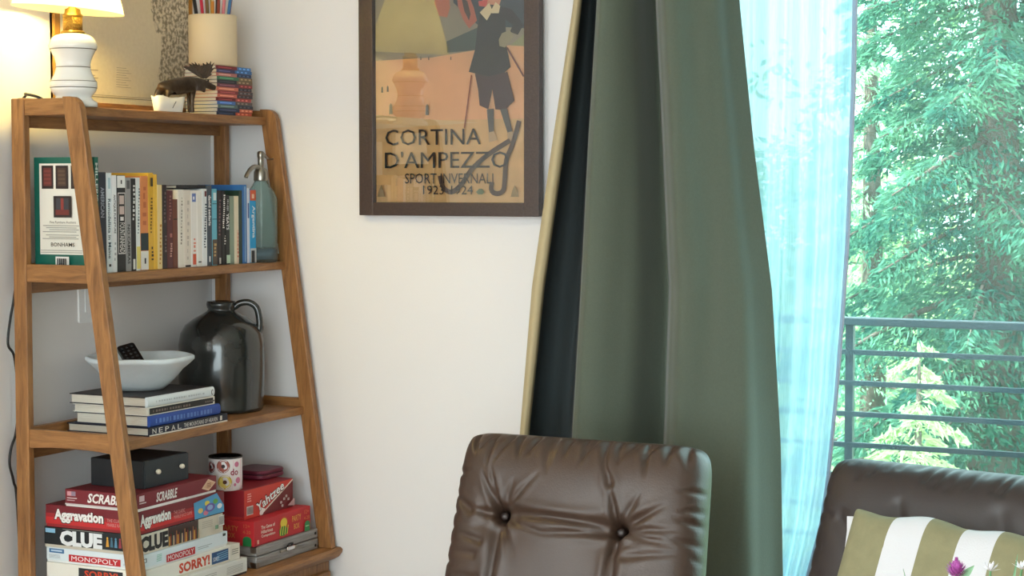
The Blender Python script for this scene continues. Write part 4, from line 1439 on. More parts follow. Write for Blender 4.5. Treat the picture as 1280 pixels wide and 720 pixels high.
# ------------------------------------------------------------------ framed poster on the back wall
YP = -.012
PX0, PX1, PZ0, PZ1 = .480, 1.001, 1.421, 2.20
PC = ((PX0 + PX1) / 2, 1.80)
pos = thing('framed_poster', 'vintage winter sports poster of a skier in a dark brown frame', 'poster', (PC[0], -.0075, 1.421), math.radians(-1.45))
fw_ = .042
hwp = (PX1 - PX0) / 2
hp = PZ1 - PZ0
M_FRM = mat('dark_walnut_frame', rgb(64, 48, 42), .4, bump=.2, bscale=20, stretch=(8, 8, 8), var=.15, vscale=20)
for a, b, c, e in ((-hwp, -hwp + fw_, 0, hp), (hwp - fw_, hwp, 0, hp), (-hwp + fw_, hwp - fw_, 0, fw_ - .008), (-hwp + fw_, hwp - fw_, hp - fw_, hp)):
    MB().box(a, b, -.024, 0, c, e).build('frame_bar', M_FRM, pos, .0015)
MB().box(-hwp + .02, hwp - .02, -.006, -.003, .02, hp - .02).build('backing', ink(200, 160, 110), pos)
pd = Deco((-hwp, -.006, 0), (1, 0, 0), (0, 0, 1))
def pp(px, py):
    q = on(1, -.010, px, py)
    return (q[0] - PX0, q[2] - PZ0)
def ppoly(pts, c):
    pd.poly([pp(*p) for p in pts], c)
def ptext(s, x0, y0, x1, y1, c, bold=.02):
    a, b = pp(x0, y1), pp(x1, y0)
    pd.text(s, a[0], a[1], b[0], b[1], c, bold)
U0, U1, V1 = fw_ - .004, 2 * hwp - fw_ + .004, hp - fw_ + .004
def vz(py):
    return pp(560, py)[1]
paper = mat('aged_poster_paper', rgb(220, 178, 120), .6, var=.12, vscale=14)
peach = mat('poster_peach', rgb(230, 174, 124), .6, var=.08, vscale=10)
pd.rect(U0, .03, U1, V1, paper)
pd.poly([(U0, vz(150)), (U1, vz(150)), (U1, pp(650, 54)[1]), (pp(600, 62)[0], pp(600, 62)[1]), (pp(540, 72)[0], pp(540, 72)[1]), (U0, pp(470, 76)[1])], peach)
pd.poly([(U0, vz(160)), (pp(600, 152)[0], vz(154)), (pp(540, 146)[0], vz(149)), (U0, vz(142))], mat('poster_cream', rgb(222, 190, 140), .6, var=.06))
pd.poly([(U0, V1), (U0, pp(470, 76)[1]), (pp(540, 72)[0], pp(540, 72)[1]), (pp(600, 62)[0], pp(600, 62)[1]), (U1, pp(650, 54)[1]), (U1, V1)], mat('poster_grey_hill', rgb(150, 138, 114), .6, var=.1))
ppoly([(559, 52), (600, 34), (606, 62), (560, 66)], (66, 80, 74))
pd.poly([(pp(565, 0)[0], V1), (pp(568, 0)[0], vz(4)), (pp(600, 30)[0], vz(34)), (U1, vz(40)), (U1, V1)], (40, 58, 70))
ppoly([(545, -12), (562, -12), (564, 10), (560, 22), (550, 20), (544, 4)], (196, 112, 80))
ppoly([(572, -8), (586, -10), (594, 10), (598, 26), (588, 36), (580, 24), (574, 8)], (190, 100, 74))
ppoly([(578, -4), (586, 2), (590, 18), (588, 26), (582, 14)], (70, 56, 48))
pd.poly([(U1 - .02, vz(50)), (U1, vz(42)), (U1, vz(62)), (pp(640, 60)[0], vz(60))], (150, 150, 106))
# generic skier
ppoly([(606, -26), (628, -26), (632, -10), (626, 8), (608, 8), (602, -8)], (206, 140, 104))
ppoly([(604, -30), (630, -34), (634, -20), (604, -16)], (160, 50, 46))
ppoly([(600, 2), (612, 0), (610, 9), (601, 8)], (206, 70, 62))
J = (20, 23, 28)
ppoly([(603, 16), (614, 6), (626, 7), (634, 24), (636, 60), (641, 84), (630, 94), (612, 96), (588, 90), (596, 62), (599, 34)], J)
ppoly([(624, 7), (642, 12), (652, 24), (657, 32), (650, 44), (640, 40), (644, 32), (634, 24)], J)
ppoly([(602, 16), (614, 4), (618, 14), (611, 26)], (226, 206, 162))
ppoly([(616, 14), (622, 3), (628, 8), (626, 17), (617, 17)], (226, 206, 162))
ppoly([(630, 42), (640, 38), (645, 46), (634, 60), (627, 58), (626, 50)], (160, 146, 110))
ppoly([(596, 92), (612, 96), (637, 90), (641, 106), (646, 126), (634, 138), (622, 137), (618, 112), (613, 137), (602, 132), (600, 112)], (66, 34, 38))
for x0_, x1_ in ((611, 616), (628, 640)):
    ppoly([(x0_, 137), (x0_ + 9, 136), (x1_ + 4, 166), (x1_ - 2, 168)], (84, 80, 78))
    ppoly([(x1_ - 3, 166), (x1_ + 4, 164), (x1_ + 9, 175), (x1_ - 2, 178)], (190, 160, 120))
for a, b, t, c in (((592, 94), (583, 160), .0035, (140, 66, 44)), ((637, 60), (658, 96), .0045, (110, 52, 40))):
    a, b = pp(*a), pp(*b)
    pd.line(a[0], a[1], b[0], b[1], t, c)
for pts in ([(652, 152), (644, 180), (636, 200), (634, 222), (632, 238), (624, 242), (617, 238), (618, 228)], [(640, 176), (612, 194), (592, 212), (578, 232), (566, 240), (556, 234), (552, 220)]):
    P_ = cpath([(x, y, 0) for x, y in pts], 4)
    for i in range(len(P_) - 1):
        a, b = pp(P_[i].x, P_[i].y), pp(P_[i + 1].x, P_[i + 1].y)
        if i % 1 == 0:
            d_ = Vector((b[0] - a[0], b[1] - a[1]))
            e_ = d_ * .15
            pd.layer = 24
            pd.line(a[0] - e_.x, a[1] - e_.y, b[0] + e_.x, b[1] + e_.y, .0125, (84, 62, 52))
pd.layer = 26
for x_, y_, s_ in ((490, 136, 7), (536, 137, 7), (479, 112, 4), (486, 111, 4), (528, 73, 2.2), (538, 73, 2.2), (566, 73, 2.2)):
    pd.layer = 26
    ppoly([(x_ - s_ * .3, y_ + s_), (x_ + s_ * .3, y_ + s_), (x_ + s_ * .25, y_ - s_ * .6), (x_, y_ - s_), (x_ - s_ * .25, y_ - s_ * .6)], (80, 72, 58))
TX = (22, 24, 22)
ptext('CORTINA', 483, 160.5, 604, 182, TX, 0)
ptext("D'AMPEZZO", 482.5, 188.5, 639, 210.5, TX, 0)
ptext('SPORT INVERNALI', 508, 216.5, 620, 229.5, TX, 0)
ptext('1923-1924', 531, 232, 594, 243, TX, 0)
pd.layer = 30
for x_ in (478, 647):
    ppoly([(x_ - 5, 246), (x_ + 5, 246), (x_ + 3, 238), (x_, 231), (x_ - 3, 238)], (160, 136, 92))
ppoly([(602, 236), (606, 236), (609, 240), (606, 243), (601, 243), (598, 240)], (110, 128, 96))
pd.build('poster_print', pos)
pg = bpy.data.materials.new('picture_glass')
pg.use_nodes = True
nt = pg.node_tree
nt.nodes.clear()
out = nt.nodes.new('ShaderNodeOutputMaterial')
tr = nt.nodes.new('ShaderNodeBsdfTransparent')
gl = nt.nodes.new('ShaderNodeBsdfGlossy')
gl.inputs['Roughness'].default_value = .0
fr = nt.nodes.new('ShaderNodeFresnel')
fr.inputs[0].default_value = 2.3
mx = nt.nodes.new('ShaderNodeMixShader')
nt.links.new(fr.outputs[0], mx.inputs[0])
nt.links.new(tr.outputs[0], mx.inputs[1])
nt.links.new(gl.outputs[0], mx.inputs[2])
nt.links.new(mx.outputs[0], out.inputs[0])
MB().add([(-hwp + .03, -.016, .025), (hwp - .03, -.016, .025), (hwp - .03, -.016, hp - .03), (-hwp + .03, -.016, hp - .03)], [(0, 1, 2, 3)]).build('glazing', pg, pos)

# ------------------------------------------------------------------ curtains
def interp(x, xs, ys):
    return float(np.interp(x, xs, ys))
def smooth_profile(pts, n):
    """monotone smooth curve through (s, d)"""
    P = [Vector((a, b, 0)) for a, b in pts]
    o = cpath([(a, b, 0) for a, b in pts], 7)
    return [(p.x, p.y) for p in o]
YCu = -.15
cz = np.linspace(2.52, .03, 70)
rows = [0, 180, 360, 545, 720]
Rz = [float(on(1, YCu, 815, r)[2]) for r in rows]
FEAT = [(717, 690, 665, 650, 638), (727, 705, 680, 661, 650), (746, 735, 726, 715, 706), (821, 830, 838, 832, 826), (924, 942, 965, 976, 979)]
def feat(k, z):
    r = np.interp(-z, [-q for q in Rz], rows)
    if z > Rz[0]:
        r = 0
    v = float(np.interp(r, rows, FEAT[k]))
    if z > Rz[0]:
        v += (z - Rz[0]) * (40, 36, 20, -6, -14)[k]
    return v
def xat(px, Y, z):
    y_, z_ = Y - CAM[1], z - CAM[2]
    k = px - 640
    return CAM[0] + (k * (y_ * FW[1] + z_ * FW[2]) - FPX * y_ * RT[1]) / (FPX * RT[0] - k * FW[0])
# folds: (feature, fraction to the next feature, how far forward at the top, at the bottom)
FOLD = [(0, 0, .052, .05), (0, .3, .062, .06), (0, .7, .058, .055), (0, 1, .04, .04), (1, .06, -.02, -.02), (1, .2, -.06, -.06), (1, .5, -.085, -.085), (1, .8, -.08, -.08), (1, .97, -.05, -.05),
        (2, 0, .04, .035), (2, .03, .066, .06), (2, .09, .078, .07), (2, .25, .068, .064), (2, .45, .04, .045), (2, .65, .0, .01), (2, .82, -.06, -.05), (2, .95, -.095, -.085), (2, .99, -.08, -.075),
        (3, 0, .04, .035), (3, .03, .072, .065), (3, .09, .105, .09), (3, .22, .10, .09), (3, .4, .065, .092), (3, .58, .04, .098), (3, .72, .018, .085), (3, .82, -.015, .04), (3, .92, -.035, -.005), (3, 1, -.05, -.03)]
SUB = 7
NS = (len(FOLD) - 1) * SUB + 1
vv, ff = [], []
colf = []
for j, z in enumerate(cz):
    k_ = min(1, max(0, (1.5 - z) / .8))
    k_ = k_ * k_ * (3 - 2 * k_)
    fx = [feat(k, z) for k in range(5)]
    key = []
    for f_, t_k, d0_, d1_ in FOLD:
        px = fx[f_] + (fx[min(4, f_ + 1)] - fx[f_]) * t_k
        key.append((px, d0_ * (1 - k_) + d1_ * k_, 0))
    sm2 = cpath(key, SUB)
    for i, p_ in enumerate(sm2):
        amp = .7 + .3 * min(1, max(0, (2.5 - z) / .6))
        bul = .012 * math.exp(-((p_.x - 925) / 18) ** 2) * math.exp(-((z - .82) / .12) ** 2)
        rip = .003 * math.sin(.05 * p_.x + 3.1 * z) + .0008 * math.sin(.17 * p_.x - 6 * z)
        Y_ = YCu - p_.y * amp - bul - rip
        vv.append((xat(p_.x, Y_, z), Y_, z))
for j in range(len(cz) - 1):
    for i in range(NS - 1):
        ff.append((j * NS + i, (j + 1) * NS + i, (j + 1) * NS + i + 1, j * NS + i + 1))
M_CUR = mat('sage_curtain_cloth', rgb(78, 87, 74), .8, bump=.12, bscale=400, sheen=.25, var=.05, vscale=200)
M_LIN = mat('khaki_lining', rgb(176, 162, 128), .85, bump=.1, bscale=400)
cur = thing('drape_curtain', 'heavy sage green curtain with a khaki edge beside the poster', 'curtain', (1.25, YCu, 0))
def local(vs_, o):
    return [(a - o[0], b - o[1], c - o[2]) for a, b, c in vs_]
M_DRK = mat('dark_band_cloth', rgb(50, 58, 60), .85, bump=.1, bscale=400)  # recessed band coloured darker than the sage cloth
def strip(name, c0, c1, m_):
    cmb = MB()
    cmb.add(local(vv, (1.25, YCu, 0)), [f_ for k, f_ in enumerate(ff) if c0 <= (k % (NS - 1)) < c1], 0, True)
    o = cmb.build(name, m_, cur)
    so = o.modifiers.new('thick', 'SOLIDIFY')
    so.thickness = .002
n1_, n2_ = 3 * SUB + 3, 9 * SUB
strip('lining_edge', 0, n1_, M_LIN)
strip('dark_band', n1_, n2_, M_DRK)
strip('cloth', n2_, NS, M_CUR)
rod = thing('curtain_rod', 'dark round curtain rod above the window', 'rod', (2.4, YCu, 2.55))
MB().tube([(-1.35, 0, 0), (1.5, 0, 0)], .014, 16).build('pole', M_BLACK, rod)
for x_ in (-1.37, 1.52):
    MB().ball((x_, 0, 0), .025, .025, .025).build('finial', M_BLACK, rod)
for x_ in (-1.25, 1.4):
    MB().box(x_ - .01, x_ + .01, 0, -YCu, -.012, .012).build('bracket', M_BLACK, rod)

# sheer curtain
shm = bpy.data.materials.new('sheer_linen')
shm.use_nodes = True
nt = shm.node_tree
nt.nodes.clear()
out = nt.nodes.new('ShaderNodeOutputMaterial')
d = nt.nodes.new('ShaderNodeBsdfDiffuse')
t2 = nt.nodes.new('ShaderNodeBsdfTranslucent')
tp = nt.nodes.new('ShaderNodeBsdfTransparent')
tc = nt.nodes.new('ShaderNodeTexCoord')
mp = nt.nodes.new('ShaderNodeMapping')
mp.inputs['Scale'].default_value = (60, 60, 4)
n1 = nt.nodes.new('ShaderNodeTexNoise')
n1.inputs['Scale'].default_value = 5
n1.inputs['Detail'].default_value = 4
nt.links.new(tc.outputs['Object'], mp.inputs[0])
nt.links.new(mp.outputs[0], n1.inputs[0])
rr = nt.nodes.new('ShaderNodeValToRGB')
rr.color_ramp.elements[0].color = rgb(152, 190, 206)
rr.color_ramp.elements[1].color = rgb(200, 226, 238)
nt.links.new(n1.outputs[0], rr.inputs[0])
nt.links.new(rr.outputs[0], d.inputs[0])
nt.links.new(rr.outputs[0], t2.inputs[0])
m1 = nt.nodes.new('ShaderNodeMixShader')
m1.inputs[0].default_value = .55
nt.links.new(d.outputs[0], m1.inputs[1])
nt.links.new(t2.outputs[0], m1.inputs[2])
m2 = nt.nodes.new('ShaderNodeMixShader')
m2.inputs[0].default_value = .10
nt.links.new(m1.outputs[0], m2.inputs[1])
nt.links.new(tp.outputs[0], m2.inputs[2])
nt.links.new(m2.outputs[0], out.inputs[0])
YS = -.036
rows = [0, 100, 200, 300, 400, 500, 600, 660, 720]
Sx = [on(1, YS, p, r)[0] for p, r in zip((1072, 1070, 1066, 1062, 1055, 1047, 1037, 1028, 1012), rows)]
Sz = [on(1, YS, 1050, r)[2] for r in rows]
shv, shf = [], []
NS2 = 150
for j, z in enumerate(cz):
    r = float(np.interp(z, Sz[::-1], Sx[::-1]))
    if z < Sz[-1]:
        r -= (Sz[-1] - z) * .25
    l = 1.44
    for i in range(NS2):
        s_ = i / (NS2 - 1)
        x = l + (r - l) * s_
        fold = .018 * math.sin(s_ * 22 + 1.2 * math.sin(z * 1.3)) + .010 * math.sin(s_ * 55 + z * .8) + .006 * math.sin(s_ * 11 + z * 2)
        if s_ > .955:
            fold = fold * (1 - (s_ - .955) / .045) + .012 * (s_ - .955) / .045
        shv.append((x, YS - fold, z))
for j in range(len(cz) - 1):
    for i in range(NS2 - 1):
        shf.append((j * NS2 + i, (j + 1) * NS2 + i, (j + 1) * NS2 + i + 1, j * NS2 + i + 1))
she = thing('sheer_curtain', 'translucent pale blue white sheer curtain lit from outside', 'curtain', (1.6, YS, 0))
hemc = int(NS2 * .962)
sb_ = MB()
sb_.add(local(shv, (1.6, YS, 0)), [f_ for k, f_ in enumerate(shf) if (k % (NS2 - 1)) < hemc], 0, True)
sb_.build('cloth', shm, she)
sb_ = MB()
sb_.add(local(shv, (1.6, YS, 0)), [f_ for k, f_ in enumerate(shf) if (k % (NS2 - 1)) >= hemc], 0, True)
h_ = sb_.build('hem', mat('sheer_hem', rgb(150, 160, 176), .9), she)
so = h_.modifiers.new('thick', 'SOLIDIFY')
so.thickness = .004
MB().tube([(-.3, 0, 2.53), (1.9, 0, 2.53)], .007, 10).build('wire', M_WHITE, she)

# ------------------------------------------------------------------ upholstered chairs
def cushion(w, h, T, disp, n=(150, 130), taper=0, sup=15, back=.35):
    """pillow block in the local x-z plane, front towards -y; disp(x, z) raises the front"""
    nx, nz = n
    A = np.linspace(-1, 1, nx)
    Bv = np.linspace(-1, 1, nz)
    A = np.sign(A) * (1 - (1 - np.abs(A)) ** 1.25)
    Bv = np.sign(Bv) * (1 - (1 - np.abs(Bv)) ** 1.25)
    a, b = np.meshgrid(A, Bv)
    m_ = np.maximum(np.abs(a), np.abs(b))
    den = (np.abs(a) ** sup + np.abs(b) ** sup) ** (1 / sup)
    sc_ = np.where(den > 1e-6, m_ / np.maximum(den, 1e-6), 1)
    x = a * sc_
    z = b * sc_
    e = np.clip(1 - np.maximum(np.abs(a), np.abs(b)) ** 9, 0, 1) ** .45
    X = x * w * (1 - taper * z)
    Z = z * h
    yf = -T * e
    if disp is not None:
        yf = yf - disp(X, Z, x, z) * np.clip(e * 2.2, 0, 1)
    yb = T * back * e
    vf = np.stack([X, yf, Z], -1).reshape(-1, 3)
    vb = np.stack([X, yb, Z], -1).reshape(-1, 3)
    vs_ = np.concatenate([vf, vb])
    N = nx * nz
    fs = []
    for j in range(nz - 1):
        for i in range(nx - 1):
            p_ = j * nx + i
            fs.append((p_, p_ + 1, p_ + nx + 1, p_ + nx))
            fs.append((N + p_, N + p_ + nx, N + p_ + nx + 1, N + p_ + 1))
    return vs_.tolist(), fs
def seg_d(X, Z, p, q):
    p, q = np.array(p), np.array(q)
    d_ = q - p
    t = np.clip(((X - p[0]) * d_[0] + (Z - p[1]) * d_[1]) / (d_ @ d_), 0, 1)
    return np.hypot(X - p[0] - d_[0] * t, Z - p[1] - d_[1] * t), t
M_LEA = mat('brown_leather', rgb(62, 46, 37), .43, bump=.12, bscale=260, var=.1, vscale=9)
M_BTN = mat('leather_button', rgb(44, 34, 32), .4)
M_CW = wood('chair_wood', (10, 10, 2), rgb(70, 44, 30), rgb(104, 68, 44))

def chair(label, loc, rz, leather, disp, buttons, lean, hw_, hh_, zc):
    t = thing('lounge_chair', label, 'chair', loc, rz)
    vs_, fs = cushion(hw_, hh_, .07, disp, taper=.05)
    c = MB()
    c.add(vs_, fs, 0, True)
    bc = c.build('back_cushion', leather, t, merge=True)
    bc.location = (0, .20, zc)
    bc.rotation_euler = (-lean, 0, 0)
    for (bx, bz, by) in buttons:
        b_ = MB()
        b_.ball((bx, by, bz), .009, .006, .009, 16, 8)
        b_.build('button', M_BTN, bc)
    fr2 = MB()
    fr2.prism(rrect(-hw_ + .03, -hh_ + .01, hw_ - .04, hh_ - .04, .05), 1, .028, .05)
    bk = fr2.build('back_frame', M_CW, t)
    bk.location = (0, .20, zc)
    bk.rotation_euler = (-lean, 0, 0)
    vs_, fs = cushion(.29, .27, .07, None, (40, 40))
    c = MB()
    c.add([(x, z - .12, .38 - y) for x, y, z in vs_], [f_[::-1] for f_ in fs], 0, True)
    c.build('seat_cushion', leather, t, merge=True)
    MB().box(-.28, .28, -.36, .16, .27, .32).build('seat_frame', M_CW, t, .008)
    for sx in (-1, 1):
        MB().tube([(sx * .30, -.34, .005), (sx * .30, -.30, .30), (sx * .31, -.26, .50)], [.02, .023, .02], 12).build('leg', M_CW, t)
        MB().tube([(sx * .30, .30, .008), (sx * .30, .22, .30), (sx * .31, .14, .50)], [.02, .023, .02], 12).build('leg', M_CW, t)
        ar = MB().prism(rrect(-.33, -.025, .22, .025, .02), 2, .50, .525).build('armrest', M_CW, t)
        ar.rotation_euler = (0, 0, pi / 2)
        ar.location = (sx * .315, -.02, 0)
        MB().box(sx * .30 - .012, sx * .30 + .012, -.30, .22, .28, .31).build('side_rail', M_CW, t, .003)
    return t

bz_ = .165
bL, bR = (-.15, .118), (.118, .106)
rs_ = np.random.RandomState(3)
def disp1(X, Z, x, z):
    H = .022 * (1 - x ** 4) * (1 - z ** 6)
    H = H + .010 * np.sin(np.clip(Z, -1, .3) * 6)
    for bx, bz in (bL, bR, (-.15, -.14), (.118, -.14)):
        d_ = np.hypot(X - bx, Z - bz)
        H = H - .034 * np.exp(-(d_ / .030) ** 2) - .014 * np.exp(-(d_ / .075) ** 2)
    G = [  # creases: from, to, width, depth
        ((bL[0], bL[1] + .004), (.04, .122), .010, .012), ((bR[0], bR[1] + .006), (-.06, .124), .010, .012), ((bL[0], bL[1] - .004), (-.02, .082), .007, .008), ((bR[0], bR[1] - .004), (-.06, .086), .007, .010),
        (bL, (-.205, .21), .007, .012), (bL, (-.185, .225), .006, .009), (bL, (-.225, .125), .008, .011), ((-.225, .125), (-.27, .155), .008, .010),
        (bL, (-.12, .20), .008, .007), (bL, (-.06, .22), .006, .005), (bL, (-.155, -.14), .010, .010), (bL, (-.10, .03), .007, .006), (bL, (-.11, .02), .006, .007),
        (bR, (.095, .20), .007, .012), ((.095, .20), (.075, .25), .006, .008), (bR, (.165, .19), .008, .007), (bR, (.225, .17), .008, .011), (bR, (.26, .12), .006, .008), (bR, (.25, .085), .006, .007),
        (bR, (.115, -.14), .010, .011), (bR, (.10, -.02), .006, .006), ((.115, -.14), (-.155, -.14), .01, .01), ((-.155, -.14), (-.27, -.05), .01, .008), ((.118, -.14), (.26, -.03), .01, .008),
        ((.14, .055), (.27, .075), .006, .005), ((-.19, .06), (-.275, .08), .006, .006), ((-.2, .03), (-.28, .04), .006, .005), ((-.19, -.02), (-.28, -.01), .007, .006)]
    for k in range(18):     # gathered top edge
        x0 = -.24 + .48 * k / 17 + rs_.uniform(-.01, .01)
        G.append(((x0, .285), (x0 + rs_.uniform(-.03, .03), .285 - rs_.uniform(.03, .085)), rs_.uniform(.004, .008), rs_.uniform(.006, .012)))
    for k in range(12):     # gathered sides
        z0 = .2 - .4 * k / 11
        G.append(((.30, z0), (.30 - rs_.uniform(.03, .08), z0 + rs_.uniform(-.02, .02)), .006, rs_.uniform(.006, .010)))
        G.append(((-.30, z0), (-.30 + rs_.uniform(.03, .09), z0 + rs_.uniform(-.02, .02)), .006, rs_.uniform(.006, .010)))
    for p_, q_, wd, dp in G:
        d_, t = seg_d(X, Z, p_, q_)
        tp_ = (1 - t ** 1.6) * np.where(t < .999, 1, 0)
        w2 = wd * (1.15 - .6 * t)
        H = H - dp * np.exp(-(d_ / w2) ** 2) * tp_ + dp * .3 * np.exp(-((d_ - w2 * 2.2) / (w2 * 1.3)) ** 2) * tp_
    return H
# where the chair stands: its top edge is about 0.95 m up
TOPZ = .955
c1 = on(2, TOPZ, 742, 553)
c1b = c1
HH = .29
LEAN = math.radians(17)
zc1 = TOPZ - HH * math.cos(LEAN) - .01
yc1 = float(c1[1]) - HH * math.sin(LEAN) - .20
bl_ = []
for bx, bz in (bL, bR, (-.15, -.14), (.118, -.14)):
    bl_.append((bx, bz, -.0575))
chair('brown leather lounge chair with a buttoned back before the green curtain', (float(c1[0]) - .012, yc1, 0), math.radians(-1), M_LEA, disp1, bl_, LEAN, .290, HH + .010, zc1 + .004)

def disp2(X, Z, x, z):
    r2 = np.random.RandomState(5)
    H = .016 * (1 - x ** 4) * (1 - z ** 6)
    for k in range(22):
        x0 = -.27 + .54 * k / 21 + r2.uniform(-.008, .008)
        p_, q_ = (x0, .30), (x0 - r2.uniform(.0, .03), .30 - r2.uniform(.02, .06))
        d_, t = seg_d(X, Z, p_, q_)
        H = H - r2.uniform(.003, .007) * np.exp(-(d_ / .006) ** 2)
    for k in range(12):
        z0 = .22 - .42 * k / 11
        d_, t = seg_d(X, Z, (-.30, z0), (-.30 + r2.uniform(.02, .06), z0 + r2.uniform(-.02, .02)))
        H = H - .005 * np.exp(-(d_ / .006) ** 2)
    for p_, q_, wd, dp in (((-.22, .16), (-.12, .05), .02, .008), ((-.1, .2), (-.07, .1), .012, .004), ((.1, .2), (.16, .05), .02, .006)):
        d_, t = seg_d(X, Z, p_, q_)
        H = H - dp * np.exp(-(d_ / wd) ** 2)
    return H
M_LEA2 = mat('dark_leather', rgb(44, 36, 35), .48, bump=.07, bscale=260)
RZ2 = math.radians(-14)
c2 = on(2, TOPZ, 1062, 577)
ca, sa = math.cos(RZ2), math.sin(RZ2)
# local top-left corner (-.25, y) sits at c2
ly = .20 + HH * math.sin(LEAN)
ox = float(c2[0]) - (-.262 * ca - ly * sa)
oy = float(c2[1]) - (-.262 * sa + ly * ca)
zc2 = zc1 + .018
ch2 = chair('dark leather lounge chair at the window with a striped pillow', (ox, oy, 0), RZ2, M_LEA2, disp2, [], LEAN, .300, HH, zc2)

# striped pillow leaning on the second chair
OL, PW = mat('olive_linen', rgb(126, 122, 92), .9, bump=.15, bscale=300, var=.08, vscale=40), mat('white_linen', rgb(196, 196, 200), .9, bump=.15, bscale=300)
pw, ph = .27, .19
nx, nz = 121, 60
vs_, fs = cushion(pw, ph, .055, None, (nx, nz), sup=80, back=.9)
vs_ = [(x + .22 * 0, y, z + .005 * math.sin(x * 40) * max(0, z / ph) ** 2 - .014 * (x / pw) ** 2 * (z / ph)) for x, y, z in vs_]
mbp = MB()
mbp.add(vs_, fs, 0, True)
bounds = [-.235, -.175, -.108, -.041, .027, .095, .163, .231]
for k, f_ in enumerate(fs):
    cc_ = (k // 2) % (nx - 1)
    xm = (vs_[(nz // 2) * nx + cc_][0] + vs_[(nz // 2) * nx + cc_ + 1][0]) / 2
    mbp.m[k] = sum(1 for b_ in bounds[1:] if xm > b_) % 2
pil = thing('throw_pillow', 'olive and white striped pillow leaning on the dark chair', 'pillow', (0, 0, 0))
pil.location = (0, 0, 0)
po2 = mbp.build('pillow_cover', [OL, PW], pil, merge=False)
fl = MB()
pts_o = [(-pw - .020, ph * .86), (-pw + .006, ph * .88), (-pw + .010, ph * .7), (-pw + .004, 0), (-pw + .006, -ph * .95), (-pw - .008, -ph * .95), (-pw - .006, 0), (-pw - .005, ph * .5), (-pw - .012, ph * .72)]
fl.prism(pts_o, 1, -.003, .003)
fl.build('flange', PW, pil)
# pillow centre: up against the chair back, upper left corner at photo (1066, 643)
leanp = math.radians(23)
f_dir = Vector((sa, -ca, 0))
pc = Vector((ox, oy, 0)) + Vector((ca, sa, 0)) * .114 + Vector((-sa, ca, 0)) * .035
pil.location = (pc.x, pc.y, .712)
pil.rotation_euler = (-leanp, math.radians(4), RZ2 + math.radians(-1))

# ------------------------------------------------------------------ coffee table with flowers, mostly below the frame
tb_ = thing('coffee_table', 'round dark wooden side table below the striped pillow', 'table', (2.36, -1.62, 0))
MB().lathe([(.30, .50), (.31, .51), (.31, .525), (.305, .53)], 48).build('table_top', M_CW, tb_)
for k in range(3):
    a = 2 * pi * k / 3 + .4
    MB().tube([(.2 * math.cos(a), .2 * math.sin(a), .5), (.26 * math.cos(a), .26 * math.sin(a), 0)], [.018, .013], 10).build('leg', M_CW, tb_)
YF = -1.60
f0 = on(1, YF, 1196, 712)
vx, vy = float(f0[0]) + .02, YF
vas = thing('flower_vase', 'small white vase holding the flower stems', 'vase', (vx, vy, .53))
MB().lathe([(.035, 0), (.05, .03), (.055, .07), (.04, .13), (.03, .16), (.034, .18), (.031, .179), (.027, .16), (.036, .13), (.05, .07), (.045, .03), (0, .01)], 32).build('vase_wall', M_CER, vas)
M_STEM = mat('stem_green', rgb(96, 140, 96), .6)
M_LEAF = mat('leaf_green', rgb(120, 164, 126), .55, var=.15)
M_PURP = mat('purple_petals', rgb(170, 84, 160), .6, var=.25, vscale=90)
def stem_thing(name, label, px, py, cat='flower'):
    tip = on(1, YF, px, py)
    ox_ = max(-.018, min(.018, (px - 1200) * .00025))
    t = thing(name, label, cat, (vx + ox_, vy, .555))
    return t, Vector((float(tip[0]) - vx - ox_, 0, float(tip[2]) - .555))
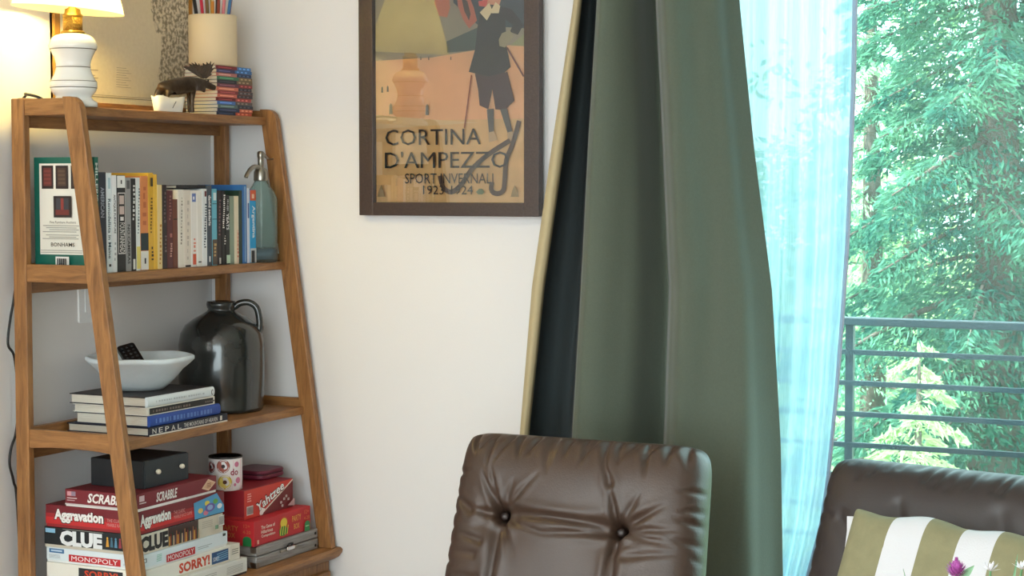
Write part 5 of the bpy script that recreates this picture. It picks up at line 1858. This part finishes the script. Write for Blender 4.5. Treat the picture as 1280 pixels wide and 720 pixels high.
# clover flower
t, tip = stem_thing('clover_flower', 'purple clover flower head in front of the striped pillow', 1195.5, 710)
MB().tube(cpath([(0, 0, 0), (.002, 0, tip.z * .5), tip], 6), .0022, 6).build('stem', M_STEM, t)
hd2 = MB()
for i in range(110):
    fz = i / 110
    a = i * 2.39996
    r_ = .0125 * math.sin(min(1, fz * 1.15 + .12) * pi) ** .6
    base = Vector((math.cos(a) * r_ * .75, math.sin(a) * r_ * .75, -.012 + fz * .022))
    dv = Vector((math.cos(a) * (1 - fz * .6), math.sin(a) * (1 - fz * .6), .6 + fz * .6)).normalized() * (.0095 - .003 * fz)
    sd_ = dv.cross(Vector((0, 0, 1))).normalized() * .0024 if abs(dv.z) < dv.length * .99 else Vector((.0016, 0, 0))
    hd2.add([base - sd_, base + sd_, base + dv + sd_ * .2, base + dv - sd_ * .2], [(0, 1, 2, 3)])
hd2.ball((0, 0, .001), .008, .008, .010, 12, 8)
ho = hd2.build('flower_head', M_PURP, t)
ho.location = tip
def leaf_mesh(p0, p1, wd):
    p0, p1 = Vector(p0), Vector(p1)
    d_ = p1 - p0
    s_ = d_.cross(Vector((0, 1, 0))).normalized()
    m_ = MB()
    v, f = [], []
    n_l = 8
    for i in range(n_l + 1):
        k = i / n_l
        w2 = wd * math.sin(pi * min(1, k * .9 + .08)) * (1 - k * .2)
        c_ = p0 + d_ * k
        v += [c_ - s_ * w2, c_ + Vector((0, wd * .25, 0)), c_ + s_ * w2]
    for i in range(n_l):
        f += [(i * 3, i * 3 + 1, i * 3 + 4, i * 3 + 3), (i * 3 + 1, i * 3 + 2, i * 3 + 5, i * 3 + 4)]
    m_.add(v, f, 0, True)
    return m_
lo = leaf_mesh(tip + Vector((.002, 0, -.02)), tip + Vector((.024, .004, .005)), .006).build('leaf', M_LEAF, t)
for lb, px, py, wd in (('thin green leaf blade left of the purple clover', 1129, 711, .005), ('tall pointed green leaf blade right of the purple clover', 1272, 693, .007)):
    t, tip2 = stem_thing('leaf_blade', lb, px, py, 'leaf')
    leaf_mesh((0, 0, .1), tip2, wd).build('blade', M_LEAF, t)
M_WPET = mat('white_petals', rgb(232, 232, 238), .6)
for lb, px, py in (('small white spiky flower between the clover and the tall leaf', 1238, 714), ('small white flower at the right edge beside the tall leaf', 1277, 712)):
    t, tip3 = stem_thing('white_flower', lb, px, py)
    MB().tube([(0, 0, 0), tip3], .0018, 6).build('stem', M_STEM, t)
    pm = MB()
    for i in range(14):
        a = i * 2.39996
        el = .3 + .9 * i / 14
        dv = Vector((math.cos(a) * math.cos(el), math.sin(a) * math.cos(el), math.sin(el))) * .016
        sd_ = dv.cross(Vector((0, 0, 1))).normalized() * .0022
        pm.add([(0, 0, 0), dv * .6 - sd_, dv, dv * .6 + sd_], [(0, 1, 2, 3)])
    pm.build('petals', M_WPET, t).location = tip3
